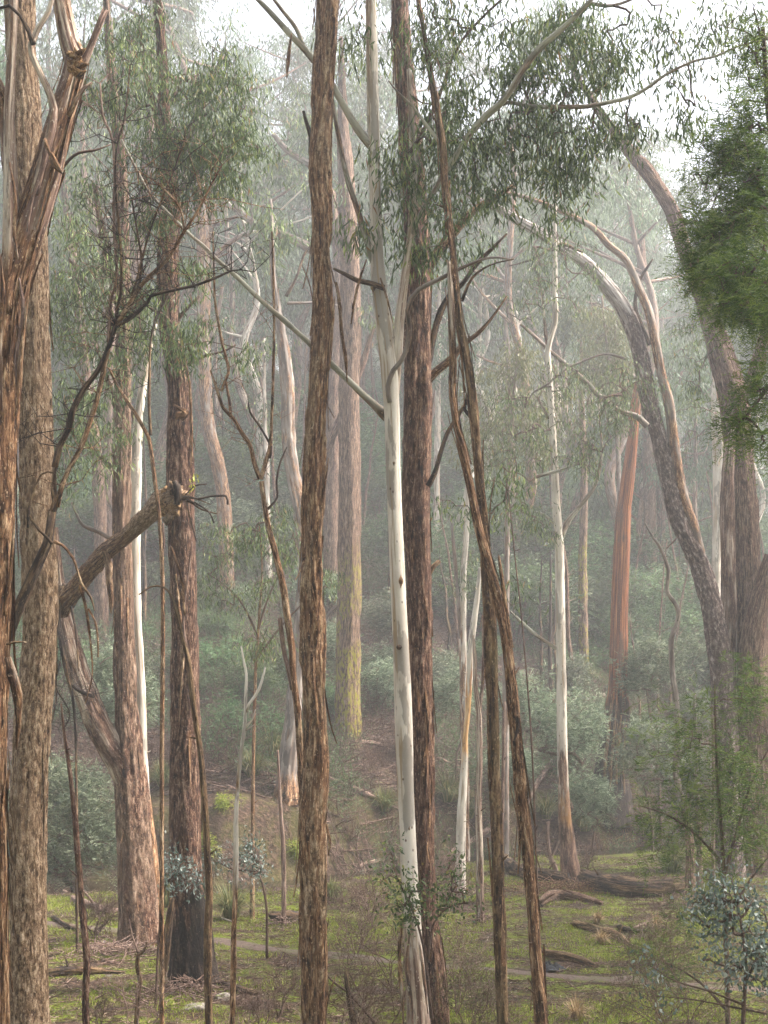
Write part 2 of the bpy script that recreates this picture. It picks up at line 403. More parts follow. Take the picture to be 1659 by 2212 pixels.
MT = dict(
    red=bark_mat('red_brown_bark', RED, WEATH, edge=(.42, .58)), tan=bark_mat('tan_scaly_bark', TAN, RED, bump=1.), dark=bark_mat('dark_dead_bark', DARK, MOSSB),
    reddark=bark_mat('red_bark_charred_base', RED2, DARK, bump=1., edge=(.45, .6)), grey=bark_mat('grey_brown_bark', GREYB, RED2, edge=(.42, .62)),
    moss=bark_mat('mossy_brown_bark', MOSSB, bump=.9), orange=bark_mat('orange_peeled_wood', ORANGE, DARK, bump=.5),
    white=bark_mat('white_gum_skin', WHITE, PEELW, bump=.35, rough=.6), whitebase=bark_mat('pale_gum_rough_base', WHITE, RED, rough=.7),
    greys=bark_mat('grey_smooth_skin', GREYS, GREYB, bump=.4, rough=.7), ochre2=bark_mat('pale_gum_orange_foot', WHITE, OCHRE3, rough=.7, bump=.5), greyred=bark_mat('mottled_grey_bark', GREYS, RED, rough=.75), greenw=bark_mat('green_grey_limb', GREENW, GREYB, bump=.3, rough=.65),
    peel=bark_mat('strippy_bark', RED, PEELW), redcream=bark_mat('brown_bark_cream_top', RED2, PEELW),
    ochre=bark_mat('pale_gum_ochre', WHITE, OCHRE, rough=.65, bump=.3), lich=bark_mat('lichen_bark', GREYB, lichen=((.27, .245, .03), 15, .48, 1)),
    arch=bark_mat('flaky_dark_bark', fib((.022, .015, .013), (.09, .06, .05), (.20, .14, .12), (.52, .44, .39), c2=(.09, .06, .05), z=.35, s=15), smo((.28, .245, .22), (.42, .375, .34), (.58, .54, .50), s=9, streak=.6, sc=(.18, .13, .10))),
    twig=bark_mat('twig_bark', fib((.04, .025, .02), (.10, .06, .045), (.16, .10, .075), (.28, .19, .14))),
    pink=bark_mat('dead_pinkish_wood', fib((.05, .030, .024), (.15, .090, .070), (.26, .175, .135), (.46, .345, .28)), bump=.5),
    rot=bark_mat('rotten_wood', fib((.03, .018, .01), (.20, .10, .04), (.42, .25, .12), (.66, .46, .26), z=.4, s=30)),
)
LF = dict(
    gum=leaf_mat('gum_leaf', [(0, (.040, .068, .024)), (.45, (.085, .130, .045)), (.8, (.15, .205, .075)), (.96, (.29, .36, .10)), (1, (.28, .14, .07))], trans=.38),
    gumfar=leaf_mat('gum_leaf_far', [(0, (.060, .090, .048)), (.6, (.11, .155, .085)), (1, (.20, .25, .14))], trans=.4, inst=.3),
    olive=leaf_mat('olive_leaf', [(0, (.075, .085, .025)), (.6, (.14, .15, .05)), (1, (.22, .22, .085))]),
    wattle=leaf_mat('wattle_leaf', [(0, (.045, .090, .014)), (.5, (.115, .185, .032)), (.85, (.20, .28, .060)), (1, (.32, .37, .11))], trans=.5),
    wattled=leaf_mat('dark_wattle_leaf', [(0, (.045, .09, .014)), (.6, (.11, .18, .028)), (1, (.22, .29, .05))], trans=.35),
    silver=leaf_mat('silver_wattle_leaf', [(0, (.055, .085, .045)), (.55, (.145, .185, .115)), (1, (.36, .40, .26))], inst=.3),
    blue=leaf_mat('blue_round_leaf', [(0, (.060, .095, .070)), (.5, (.12, .165, .135)), (.85, (.26, .32, .30)), (1, (.48, .52, .47))], rough=.4),
    under=leaf_mat('understorey_leaf', [(0, (.042, .080, .030)), (.6, (.090, .150, .062)), (1, (.19, .26, .11))], inst=.35),
    tuss=leaf_mat('tussock_blade', [(0, (.07, .10, .03)), (.5, (.14, .165, .055)), (.8, (.26, .24, .10)), (1, (.42, .34, .18))]),
    grass=leaf_mat('grass_blade', [(0, (.12, .17, .015)), (.5, (.25, .32, .025)), (.85, (.38, .43, .06)), (1, (.42, .32, .13))]),
    litter=leaf_mat('fallen_leaf', [(0, (.06, .034, .022)), (.55, (.15, .090, .062)), (.88, (.28, .19, .135)), (1, (.52, .42, .33))], trans=.05, rough=.8),
    yel=leaf_mat('yellow_shoot', [(0, (.30, .34, .03)), (1, (.5, .5, .08))]),
    straw=leaf_mat('straw_blade', [(0, (.26, .17, .08)), (1, (.48, .35, .19))]),
)

# ---------------------------------------------------------------- ground, creek, path
def axis(lo, hi, fine0, fine1, s, k):
    a = list(np.arange(fine0, fine1, s)); st = s
    x = fine1
    while x < hi: a.append(x); st *= k; x += st
    a.append(hi); st = s; x = fine0 - s; b = []
    while x > lo: b.append(x); st *= k; x -= st
    b.append(lo); return np.array(b[::-1] + a)
xs = axis(-300, 300, -16, 19, .16, 1.09); ys = axis(-40, 420, 19, 66, .16, 1.05)
GX, GY = np.meshgrid(xs, ys); GZ = ground_z(GX, GY)
def grid_obj(name, X, Y, Z, mat, kind='structure', mk=None):
    mb = MB(); h, w_ = X.shape; i = np.arange(h - 1)[:, None] * w_ + np.arange(w_ - 1)
    mb.add(np.stack([X, Y, Z], -1).reshape(-1, 3), np.stack([i, i + 1, i + w_ + 1, i + w_], -1).reshape(-1, 4), mk=mk)
    return tag(mb.build(name, mat), None, None, kind=kind)
def ground_mat():
    m, t, o = _nodes('forest_floor'); V = t.nodes.new('ShaderNodeTexCoord').outputs['Object']
    mk = attr(t, 'mk').outputs['Fac']
    n1 = noise(t, V, 9, 8, .72)
    lit = ramp(t, n1, [(.34, (.014, .009, .006)), (.46, (.048, .030, .021)), (.57, (.10, .064, .045)), (.70, (.26, .18, .13))])
    n2 = noise(t, V, 24, 6, .7)
    gr = ramp(t, n2, [(.32, (.032, .034, .009)), (.5, (.12, .15, .016)), (.66, (.27, .33, .03)), (.85, (.38, .38, .09))])
    big = noise(t, mapping(t, V, (1, 1.6, 1)), .75, 7, .68)
    f = math_(t, 'MULTIPLY', rng_(t, big, .44, .57), mk)
    c = mix(t, f, lit, gr)
    c = mix(t, rng_(t, noise(t, V, 1.3, 5, .65), .54, .64, 0, .8), c, (.055, .034, .025))
    c = mix(t, math_(t, 'MULTIPLY', rng_(t, noise(t, V, .9, 6, .7), .60, .66, 0, .7), mk), c, (.085, .10, .028))
    p = nd(t, 'ShaderNodeBsdfPrincipled'); p.inputs['Roughness'].default_value = .95; p.inputs['Specular IOR Level'].default_value = .15
    t.links.new(c, p.inputs['Base Color'])
    bp = nd(t, 'ShaderNodeBump'); bp.inputs['Strength'].default_value = 1; bp.inputs['Distance'].default_value = .09
    t.links.new(n1, bp.inputs['Height']); t.links.new(bp.outputs[0], p.inputs['Normal']); t.links.new(p.outputs[0], o.inputs[0]); return m
U = GY - creek_y(GX)
gmk = (1 - sstep(-1.2, .6, U)).ravel() * 1.0 + .22 * (np.abs(U) < 6).ravel() * (U > 1).ravel() * 1.0
GROUND = grid_obj('ground', GX, GY, GZ, ground_mat(), mk=np.clip(gmk, 0, 1))

# creek water
m, t, o = _nodes('still_brown_water'); p = nd(t, 'ShaderNodeBsdfPrincipled'); p.inputs['Base Color'].default_value = (.022, .016, .010, 1)
p.inputs['Roughness'].default_value = .08
bp = nd(t, 'ShaderNodeBump'); bp.inputs['Strength'].default_value = .12; bp.inputs['Distance'].default_value = .02
t.links.new(noise(t, t.nodes.new('ShaderNodeTexCoord').outputs['Object'], 5, 3), bp.inputs['Height']); t.links.new(bp.outputs[0], p.inputs['Normal']); t.links.new(p.outputs[0], o.inputs[0])
wx = np.linspace(-18, 20, 60); wv = np.linspace(-3.4, 3.4, 8); WX, WV = np.meshgrid(wx, wv)
grid_obj('creek_water', WX, creek_y(WX) + WV, np.full(WX.shape, -.46), m)

# dirt foot path, a thin sheet along the clearing
pc = np.array([G(*q)[:2] for q in ((-60, 1975), (60, 1988), (180, 2003), (330, 2018), (480, 2034), (640, 2057), (820, 2075), (1010, 2092), (1150, 2104), (1300, 2116), (1430, 2124), (1560, 2133), (1720, 2142))])
pp, _ = smooth_path(np.c_[pc, np.zeros(len(pc))], np.ones(len(pc)), .18)
lat = np.linspace(-1, 1, 9); hw = .27 + .34 * (fbm(np.c_[pp[:, 0] * .9, pp[:, 1], pp[:, 2]], 4) - .5)
PX = np.repeat(pp[:, 0][:, None], 9, 1)
PY = pp[:, 1][:, None] + lat[None] * hw[:, None] * 1.15 + .16 * (fbm(np.stack([PX * 2.4, lat[None] * 2 + 0 * PX, 0 * PX], -1), 8) - .5) * np.abs(lat)[None]
PZ = ground_z(PX, PY) + .016 - .03 * np.abs(lat)[None] ** 3
def dirt_mat():
    m, t, o = _nodes('trodden_dirt'); V = t.nodes.new('ShaderNodeTexCoord').outputs['Object']; n = noise(t, V, 13, 7, .7)
    c = ramp(t, n, [(.35, (.05, .032, .024)), (.5, (.105, .070, .054)), (.66, (.18, .125, .098))])
    c = mix(t, rng_(t, noise(t, V, 1.7, 6, .7), .50, .58, 0, .8), c, (.085, .085, .028))
    p = nd(t, 'ShaderNodeBsdfPrincipled'); p.inputs['Roughness'].default_value = .95; t.links.new(c, p.inputs['Base Color'])
    bp = nd(t, 'ShaderNodeBump'); bp.inputs['Strength'].default_value = .8; bp.inputs['Distance'].default_value = .03
    t.links.new(n, bp.inputs['Height']); t.links.new(bp.outputs[0], p.inputs['Normal']); t.links.new(p.outputs[0], o.inputs[0]); return m
grid_obj('path', PX, PY, PZ, dirt_mat())
def on_path(x, y):
    yp = np.interp(x, pp[:, 0], pp[:, 1]); return np.abs(y - yp) < .5

# ---------------------------------------------------------------- the traced trees
SEED = [0]
def lift(pts, D, dD=0):
    n = len(pts); out = []; r = []
    for i, q in enumerate(pts):
        d = q[3] if len(q) > 3 else D + dD * i / max(1, n - 1)
        out.append(P(q[0], q[1], d)); r.append(q[2] / 2 / F * d)
    return np.array(out), np.array(r)
def mk_at(pts, mk, D, dD, p3):
    if mk is None: return None
    yy = HZ + (CAMZ - p3[:, 2]) / p3[:, 1] * F
    return np.interp(yy, [a for a, b in mk], [b for a, b in mk])
def limb(mb, pts, D, dD=0, n=10, step=.12, rough=0, lump=.1, mk=None, m=0, ground=False, flare=1.15, bfreq=16, wob=0, jag=0, groove=0):
    p, r = lift(pts, D, dD)
    if ground:
        x, y = p[-1][:2]; z0 = gz(x, y); z = z0 - .25 - r[-1] * 1.1; r_ = r[-1]
        if p[-1][2] > z0 + .3: p = np.vstack([p, [x + (p[-1][0] - p[-2][0]) * .3, y, z0 + .02]]); r = np.append(r, r_ * flare)
        if p[-1][2] > z + .05: p = np.vstack([p, [p[-1][0], y, z]]); r = np.append(r, r[-1] * 1.12)
    SEED[0] += 1
    q, rr = smooth_path(p, r, step); k = mk_at(pts, mk, D, dD, q)
    tube(mb, p, r, n=n, step=step, rough=rough, lump=lump, seed=SEED[0] % 13, m=m, mk=k, bfreq=bfreq, wob=wob, jag=jag, groove=groove)
    return q
def w_stub(t): return max(q[2] for q in t) < 62
def gum(name, label, D, trunk, mat, mk=None, rough=.012, n=56, step=.07, dD=0, limbs=(), clumps=(), leafL=.14, leafW=.028, per=13,
        leaf='gum', cat='tree', group=None, strips=0, lump=.08, jag=0, flare=1.2, bfreq=16, spread=.17, twigmat='twig', roots=None, groove=0, stripmat='red', ground=True, crownname='crown', canopy=0):
    trunk, limbs, clumps = list(trunk), list(limbs), list(clumps)
    if canopy:                                        # unseen crown above the picture's upper edge, added to shade the foreground
        x0, y0, w0 = trunk[0][:3]; k = F / D; sx = trunk[0][0] - trunk[1][0]; zt = (P(x0, y0, D)[2]); up = [(x0 + sx * .5, y0 - 2.2 * k, w0 * .8), (x0 + sx * .3 - .4 * k, y0 - 4.6 * k, w0 * .6), (x0 + .3 * k, y0 - 7.5 * k, w0 * .3)]
        trunk = up[::-1] + trunk
        if mk: mk = [(-9999, mk[0][1])] + list(mk)
        for _ in range(canopy): clumps.append((x0 + random.uniform(-2.8, 2.8) * k, min(y0, -60) - random.uniform(2.0, 8) * k, 1.7 * k, 1.2 * k, 46, D + random.uniform(-2.8, 2.8)))
    p, r = lift(trunk, D, dD); x, y = p[-1][:2]
    root = empty(name, (x, y, gz(x, y))); tag(root, label, cat, group)
    mb = MB(); q = limb(mb, trunk, D, dD, n, step, rough, lump, mk, ground=ground, flare=flare, bfreq=bfreq, jag=jag, groove=groove)
    for _ in range(6 if D < 45 and w_stub(trunk) else 0):                # knobs and broken stubs of shed twigs
        i_ = random.randint(3, len(q) - 4); r_i = np.interp(i_, np.linspace(0, len(q) - 1, len(r)), r) if ground else r.mean(); a_ = random.uniform(0, 6.28)
        d_ = np.array([math.cos(a_), math.sin(a_) * .6 - .3, random.uniform(.1, .9)]); l_ = random.uniform(.03, .16); tube(mb, [q[i_], q[i_] + d_ * (r_i + l_ * .4), q[i_] + d_ * (r_i + l_)], [min(.03, r_i * .5), .012, .005], n=7, step=.04, seed=3, lump=.3, mk=.5)
    if strips: bark_strips(mb, trunk, D, dD, strips, 1)
    mb.build('trunk', [MT[mat], MT[stripmat]], root)
    nodes = [q[::6]]
    for L in limbs:
        pts, lm, nm = L[0], L[1], L[2]; kw = L[3] if len(L) > 3 else {}
        b = MB(); q = limb(b, pts, kw.get('D', D), kw.get('dD', 0), kw.get('n', 14), .09, kw.get('rough', rough * .5), kw.get('lump', .12), kw.get('mk'), wob=kw.get('wob', 0), jag=kw.get('jag', 0), bfreq=kw.get('bfreq', 20))
        b.build(nm, [MT[lm]], root)
        if not kw.get('bare'): nodes.append(q[::4])
    if clumps:
        nodes = np.vstack(nodes if roots is None else [lift(roots, D)[0]]); mb = MB(); TT = []
        for i, c in enumerate(clumps):
            px, py, rx, ry, nt_ = c[:5]; d = c[5] if len(c) > 5 else D
            k = d / F; TT.append(ellipsoid_pts(P(px, py, d), (rx * k, min(rx, ry) * k * .9, ry * k), nt_, SEED[0] + i, hole=.53, freq=1.7))
        T = np.vstack(TT); grow(mb, nodes, T, 0, r0=.0028 * D / 25, minr=.0022 * D / 25)
        gum_leaves(mb, T, per, leafL, leafW, 1, spread=spread, droop=spread * 1.5)
        mb.build(crownname, [MT[twigmat], LF[leaf]], root)
    return root

def bark_strips(mb, trunk, D, dD, n, m):
    """ribbons of loose bark that lie along the trunk and curl away at one end"""
    p, r = lift(trunk, D, dD); p, r = smooth_path(p, r, .15); N = len(p)
    for _ in range(n):
        i = random.randint(2, N - 4); L = random.uniform(.25, 1.1); k = min(N - 1, i + int(L / .15) + 1)
        a = random.uniform(0, 2 * math.pi); w_ = random.uniform(.010, .040); lift_ = random.uniform(.015, .07) if random.random() < .85 else random.uniform(.08, .16)
        pts = p[i:k + 1]; rr = r[i:k + 1]; s = np.linspace(0, 1, len(pts)); da = random.uniform(-.25, .25)
        if random.random() < .3: s = s[::-1]
        aa = a + da * s; out = rr + .006 + lift_ * s ** 2.2
        c = pts + np.stack([np.cos(aa) * out, np.sin(aa) * out, 0 * s], -1); tg = np.stack([-np.sin(aa + s * .8), np.cos(aa + s * .8), 0 * s], -1)
        wd = (w_ * (1 - .7 * s))[:, None]; V = np.stack([c - tg * wd, c + tg * wd], 1).reshape(-1, 3)
        b = np.arange(len(pts) - 1)[:, None] * 2; Q = np.concatenate([b, b + 1, b + 3, b + 2], 1)
        ln = np.arange(len(pts)) * .15; bk = np.stack([np.repeat(aa, 2), np.tile([0, .05], len(pts)), np.repeat(ln, 2)], -1)
        mb.add(V, Q, m, bk)

def part(root, kind): return next(c for c in root.children if c.name.startswith(kind))
def hanging_strip(root, pts, D, mat, name='bark_strip'):
    host = next((c for c in root.children if c.name.startswith('trunk')), root)
    mb = MB(); limb(mb, pts, D, 0, 6, .05, 0, .5, wob=.03); return mb.build(name, [MT[mat]], host)

# --- the white gum in the middle
T = gum('white_gum_tree', 'tall smooth white gum in the middle with peeling bark ribbons at its foot', 20.5,
    [(800, -60, 22), (803, 100, 24), (806, 250, 25), (810, 400, 25), (814, 540, 27), (820, 625, 32), (832, 720, 36), (841, 800, 36), (847, 900, 33), (849, 1000, 31), (853, 1106, 31),
     (859, 1250, 32), (866, 1400, 34), (870, 1500, 37), (873, 1600, 38), (876, 1700, 35), (881, 1800, 34), (885, 1900, 37), (892, 2020, 40), (900, 2120, 44), (905, 2230, 52)],
    'white', mk=[(-99, .62), (150, .45), (420, .12), (600, .02), (1800, .05), (1930, .3), (2030, .62), (2212, .72)], canopy=8, rough=.0025, n=48, lump=.03, bfreq=8, strips=0, leafL=.15, leafW=.030, per=16,
    limbs=[
     ([(884, 150, 11), (889, 260, 13), (893, 380, 15), (891, 480, 17), (882, 550, 17), (872, 620, 20), (862, 700, 22), (858, 770, 22), (853, 850, 20, 20.6)], 'white', 'second_stem', dict(n=24, rough=.001, dD=.0)),
     ([(262, 300, 4), (282, 340, 5), (300, 375, 6), (322, 412, 6), (345, 440, 7), (372, 468, 8), (392, 487, 8), (418, 512, 7), (440, 530, 9), (472, 562, 9), (500, 585, 10), (526, 610, 9), (550, 635, 11), (580, 664, 10), (610, 690, 12), (645, 722, 11), (670, 745, 12), (712, 785, 12), (760, 832, 13), (800, 868, 15), (822, 888, 21), (836, 898, 28)], 'greenw', 'branch', dict(dD=-.2, D=20.9, lump=.22, wob=.07)),
     ([(548, -10, 9), (585, 28, 11), (625, 72, 13), (665, 115, 14), (705, 165, 14), (735, 215, 15), (762, 262, 16), (785, 295, 18), (806, 318, 20)], 'greenw', 'branch'),
     ([(585, -10, 6), (612, 25, 8), (640, 62, 9), (655, 100, 10)], 'greenw', 'branch'),
     ([(712, 185, 8), (727, 270, 10), (738, 330, 11), (752, 390, 12), (768, 440, 12), (784, 490, 13), (800, 545, 14), (815, 590, 16)], 'greenw', 'branch'),
     ([(1285, -8, 9), (1240, 38, 10), (1205, 70, 12), (1165, 105, 13), (1130, 150, 14), (1105, 192, 14), (1080, 225, 14), (1050, 250, 14), (1010, 296, 13), (990, 330, 13), (965, 365, 12), (940, 410, 11), (905, 470, 10), (885, 520, 10)], 'greenw', 'branch', dict(D=19.3, dD=1.2)),
     ([(1390, -12, 4), (1340, 8, 6), (1310, 13, 7), (1278, 8, 8), (1262, 14, 8)], 'greenw', 'branch'),
     ([(1659, 85, 3), (1600, 98, 4), (1545, 122, 5), (1500, 132, 5), (1440, 160, 6), (1395, 192, 7), (1360, 210, 8), (1320, 220, 8), (1270, 230, 9), (1230, 231, 9), (1180, 231, 9), (1140, 229, 9), (1100, 221, 8), (1075, 228, 8)], 'greenw', 'branch', dict(D=19.6, dD=.8)),
     ([(1105, -20, 4), (1060, 20, 5), (1030, 50, 5), (1000, 85, 6), (975, 130, 6), (955, 190, 7), (935, 240, 7), (905, 300, 8), (885, 330, 9)], 'twig', 'branch', dict(D=20.2)),
     ([(1100, 560, 3), (1060, 556, 5), (1010, 573, 7), (975, 590, 8), (930, 612, 9), (905, 625, 9), (888, 645, 10), (880, 672, 10), (885, 705, 10), (880, 745, 10), (868, 778, 9), (850, 800, 10), (838, 835, 10), (842, 870, 10)], 'greys', 'branch', dict(D=19.9, dD=.5, bare=1)),
     ([(720, 580, 4), (745, 592, 8), (770, 605, 10), (800, 612, 11), (830, 622, 13)], 'dark', 'dead_branch', dict(D=20.3, bare=1)),
    ],
    clumps=[(1175, 60, 123, 63, 46), (1275, 95, 106, 80, 51), (1150, 165, 100, 57, 42), (1300, 190, 95, 80, 42), (1330, 110, 56, 92, 22), (1220, 270, 100, 51, 39), (1290, 290, 89, 46, 30), (1110, 310, 123, 57, 47), (1180, 370, 100, 50, 37), (1240, 350, 44, 46, 17), (1020, 200, 100, 57, 28), (1060, 400, 78, 46, 25),
            (985, 75, 89, 80, 22), (930, 160, 67, 138, 25), (1080, 60, 112, 69, 30), (770, 80, 56, 92, 17), (865, 420, 61, 92, 28), (850, 350, 67, 46, 17), (905, 500, 50, 69, 20),
            (765, 505, 42, 36, 10), (980, 430, 100, 92, 34), (1010, 330, 100, 69, 34), (1530, 60, 123, 80, 39), (1400, 30, 67, 46, 11), (1600, 40, 67, 69, 17), (1480, 150, 67, 34, 10), (1475, 258, 50, 36, 13),
            (1345, 265, 56, 46, 15), (1180, 440, 67, 51, 13), (960, 540, 33, 34, 5), (1025, 520, 33, 46, 5)])
for pts, mt in (([(630, 72, 3), (626, 95, 8), (622, 130, 9), (619, 168, 3)], 'peel'), ([(792, 560, 3), (778, 600, 6), (765, 650, 6), (758, 700, 3)], 'red'),
                ([(725, 610, 6), (733, 660, 9), (738, 720, 9), (746, 765, 9), (750, 825, 3)], 'red'), ([(822, 600, 4), (838, 650, 5), (850, 700, 3)], 'red'),
                ([(868, 1985, 6), (862, 2060, 9), (868, 2140, 10), (872, 2212, 4)], 'peel'), ([(905, 2040, 5), (915, 2110, 7), (925, 2190, 3)], 'peel'), ([(884, 2020, 6), (878, 2090, 9), (888, 2160, 10), (893, 2230, 6)], 'peel')):
    hanging_strip(T, pts, 20.2, mt)

for kx, ky, kw, kh in ((866, 1255, 7, 14), (862, 1398, 9, 5), (806, 622, 8, 9), (851, 1000, 4, 4), (884, 1790, 3, 4)):
    b = MB(); c_ = P(kx, ky, 20.32); k_ = 20.3 / F; tube(b, [c_ + [0, .06, kh * k_], c_ + [0, -.01, 0], c_ + [0, .06, -kh * k_]], [.004, kw * k_ * .7, .006], n=12, step=.01, lump=.3, seed=int(kx) % 9); b.build('knot', [MT['rot' if kh > 12 else 'dark']], part(T, 'trunk'))
# --- brown stringybark just behind it
gum('stringybark_tree', 'thick brown stringybark standing right behind the white gum', 22.2,
    [(862, -50, 34), (866, 60, 38), (873, 160, 42), (885, 280, 46), (893, 400, 50), (900, 520, 54), (903, 640, 52), (903, 760, 56), (903, 860, 60), (901, 980, 58), (899, 1106, 55), (905, 1260, 50), (908, 1400, 47),
     (912, 1560, 44), (914, 1700, 42), (917, 1860, 42), (925, 2000, 46), (936, 2120, 56), (940, 2212, 64)], 'redcream', mk=[(-60, .35), (300, .25), (600, .1), (1400, .15), (2212, .05)], canopy=7, rough=.016, strips=110, groove=.12, stripmat='peel',
    limbs=[([(1095, 505, 3), (1060, 540, 7), (1030, 570, 9), (1000, 612, 10), (968, 642, 11), (948, 685, 13), (935, 730, 15), (925, 775, 16), (912, 800, 18)], 'dark', 'dead_branch', dict(bare=1, jag=0)),
           ([(1095, 640, 3), (1060, 690, 5), (1030, 722, 8), (1000, 745, 12), (975, 775, 15), (945, 800, 17), (925, 820, 18)], 'red', 'branch', dict(bare=1)),
           ([(1010, 865, 5), (985, 905, 8), (965, 940, 9), (950, 985, 10), (940, 1020, 11), (925, 1050, 12)], 'dark', 'dead_branch', dict(bare=1, D=21.9)),
           ([(1110, 400, 8), (1070, 425, 11), (1030, 450, 13), (990, 490, 15), (950, 540, 18), (915, 590, 22)], 'red', 'branch', dict(D=22.6)),
           ([(949, 1211, 5), (935, 1225, 8), (922, 1245, 9)], 'red', 'dead_branch', dict(bare=1))])

# --- big reddish trunk left of it
T = gum('stringybark_tree', 'straight warm brown stringybark in the foreground, left of the white gum', 20.0,
    [(712, -60, 46), (708, 0, 46), (702, 140, 42), (694, 270, 42), (690, 370, 43), (694, 470, 38), (693, 553, 36), (697, 650, 40), (692, 753, 38), (686, 853, 37), (680, 953, 39), (677, 1056, 42), (674, 1156, 40), (672, 1256, 43), (675, 1356, 46),
     (675, 1456, 46), (682, 1556, 46), (682, 1659, 54), (676, 1760, 57), (676, 1860, 56), (678, 1960, 53), (678, 2060, 50), (680, 2212, 46)], 'red', canopy=8, rough=.02, strips=220, n=64, step=.055, flare=1.1,
    limbs=[([(655, 240, 4), (662, 265, 7), (672, 295, 9), (672, 330, 11), (682, 360, 12)], 'dark', 'dead_branch')])
for pts in ([(722, 640, 3), (718, 690, 7), (714, 760, 6), (712, 800, 3)], [(705, 1780, 5), (712, 1820, 8), (709, 1850, 3)], [(708, 990, 3), (700, 1050, 7), (697, 1100, 3)]):
    hanging_strip(T, pts, 19.75, 'red')

# --- left edge: big tan trunk and the leaning forked one before it
gum('rough_barked_tree', 'thick straight tree with pale tan scaly bark near the left edge', 17.0,
    [(40, -80, 60), (43, 60, 61), (50, 200, 62), (60, 360, 62), (70, 500, 60), (74, 620, 59), (73, 753, 60), (77, 900, 62), (79, 1000, 63), (80, 1106, 65), (84, 1250, 70), (85, 1356, 70), (80, 1456, 74), (70, 1560, 76), (64, 1680, 72), (60, 1800, 73), (61, 1950, 76), (63, 2100, 78), (64, 2230, 84)],
    'tan', canopy=8, rough=.014, n=72, step=.05, lump=.05, bfreq=20, mk=[(-99, .15), (400, .3), (600, .0), (1500, .05), (2212, .15)], strips=25, stripmat='tan')
T = gum('forked_gum_tree', 'leaning forked gum at the far left edge with shaggy strips and a broken knotty top', 13.5,
    [(128, -60, 34), (133, 0, 36), (142, 50, 38), (152, 95, 42), (163, 130, 46), (158, 165, 48), (146, 205, 50), (130, 260, 52), (112, 325, 56), (92, 400, 60), (70, 470, 64), (45, 545, 66), (22, 640, 66), (12, 750, 66), (6, 900, 64), (2, 1020, 60), (0, 1150, 56), (-4, 1300, 56), (-8, 1420, 46), (-6, 1560, 38), (-4, 1700, 32), (-1, 1850, 30), (2, 2000, 28), (4, 2230, 30)],
    'peel', mk=[(-60, .3), (130, .8), (200, .75), (260, .45), (470, .55), (560, .15), (2212, .2)], rough=.011, n=56, step=.05, strips=120, groove=.25, lump=.16,
    limbs=[([(30, -40, 16), (28, 60, 18), (24, 150, 20), (20, 240, 22), (22, 330, 26), (24, 420, 30), (24, 500, 32), (20, 590, 32), (16, 680, 26)], 'peel', 'branch', dict(D=13.4, n=24, rough=.003, mk=[(-60, .7), (400, .75), (700, .3)])),
           ([(225, 28, 12), (212, 60, 14), (198, 95, 15), (184, 130, 17), (166, 165, 22)], 'pink', 'dead_branch', dict(D=13.3, jag=.05, rough=.004)),
           ([(199, 178, 4), (182, 190, 7), (165, 215, 10), (148, 250, 12)], 'peel', 'branch', dict(D=13.3)),
           ([(120, -30, 9), (105, 25, 10), (82, 62, 12), (66, 100, 13), (78, 140, 14), (100, 185, 15), (116, 235, 17), (106, 300, 19), (88, 360, 20), (74, 420, 16)], 'peel', 'branch', dict(D=13.25, rough=.003, mk=[(-60, .6), (500, .6)])),
           ([(-10, 20, 4), (20, 12, 6), (45, 35, 7), (62, 68, 9), (72, 95, 10)], 'dark', 'dead_branch', dict(D=13.2, bare=1)),
           ([(96, 300, 3), (118, 360, 5), (135, 375, 6), (110, 330, 5)], 'red', 'bark_strip', dict(D=13.1)),
           ([(-14, 160, 16), (-4, 185, 24), (6, 215, 28), (12, 260, 28), (16, 330, 26), (20, 400, 20)], 'peel', 'branch', dict(D=13.45, jag=.05, n=20, mk=[(0, .5), (500, .6)]))])
for i, pts in enumerate(([(20, 350, 3), (32, 430, 8), (30, 500, 9), (38, 560, 4)], [(60, 640, 5), (45, 760, 10), (40, 850, 12), (33, 900, 4)], [(42, 600, 5), (50, 680, 10), (36, 780, 9), (38, 860, 3)], [(-6, 520, 4), (6, 640, 9), (0, 760, 8), (6, 900, 4)],
                         [(30, 1120, 4), (26, 1180, 7), (20, 1260, 9), (10, 1330, 5)], [(98, 300, 5), (88, 370, 8), (70, 430, 8), (58, 500, 4)], [(18, 1420, 14), (28, 1460, 22), (38, 1500, 22), (40, 1560, 14), (36, 1620, 4)], [(14, 1392, 4), (32, 1387, 7), (58, 1423 - 35, 3)])):
    hanging_strip(T, pts, 13.1, ('peel', 'red', 'pink')[i % 3])
b = MB(); 
for k in range(26):
    a = P(163 + random.uniform(-14, 14), 135 + random.uniform(-22, 30), 13.25); d = np.array([random.uniform(-.5, .9), -.4, random.uniform(-.6, .6)]) * random.uniform(.04, .11)
    tube(b, [a, a + d * .5, a + d], [.035, .024, .006], n=8, step=.03, seed=k, lump=.3)
b.build('burl', [MT['rot']], part(T, 'trunk'))

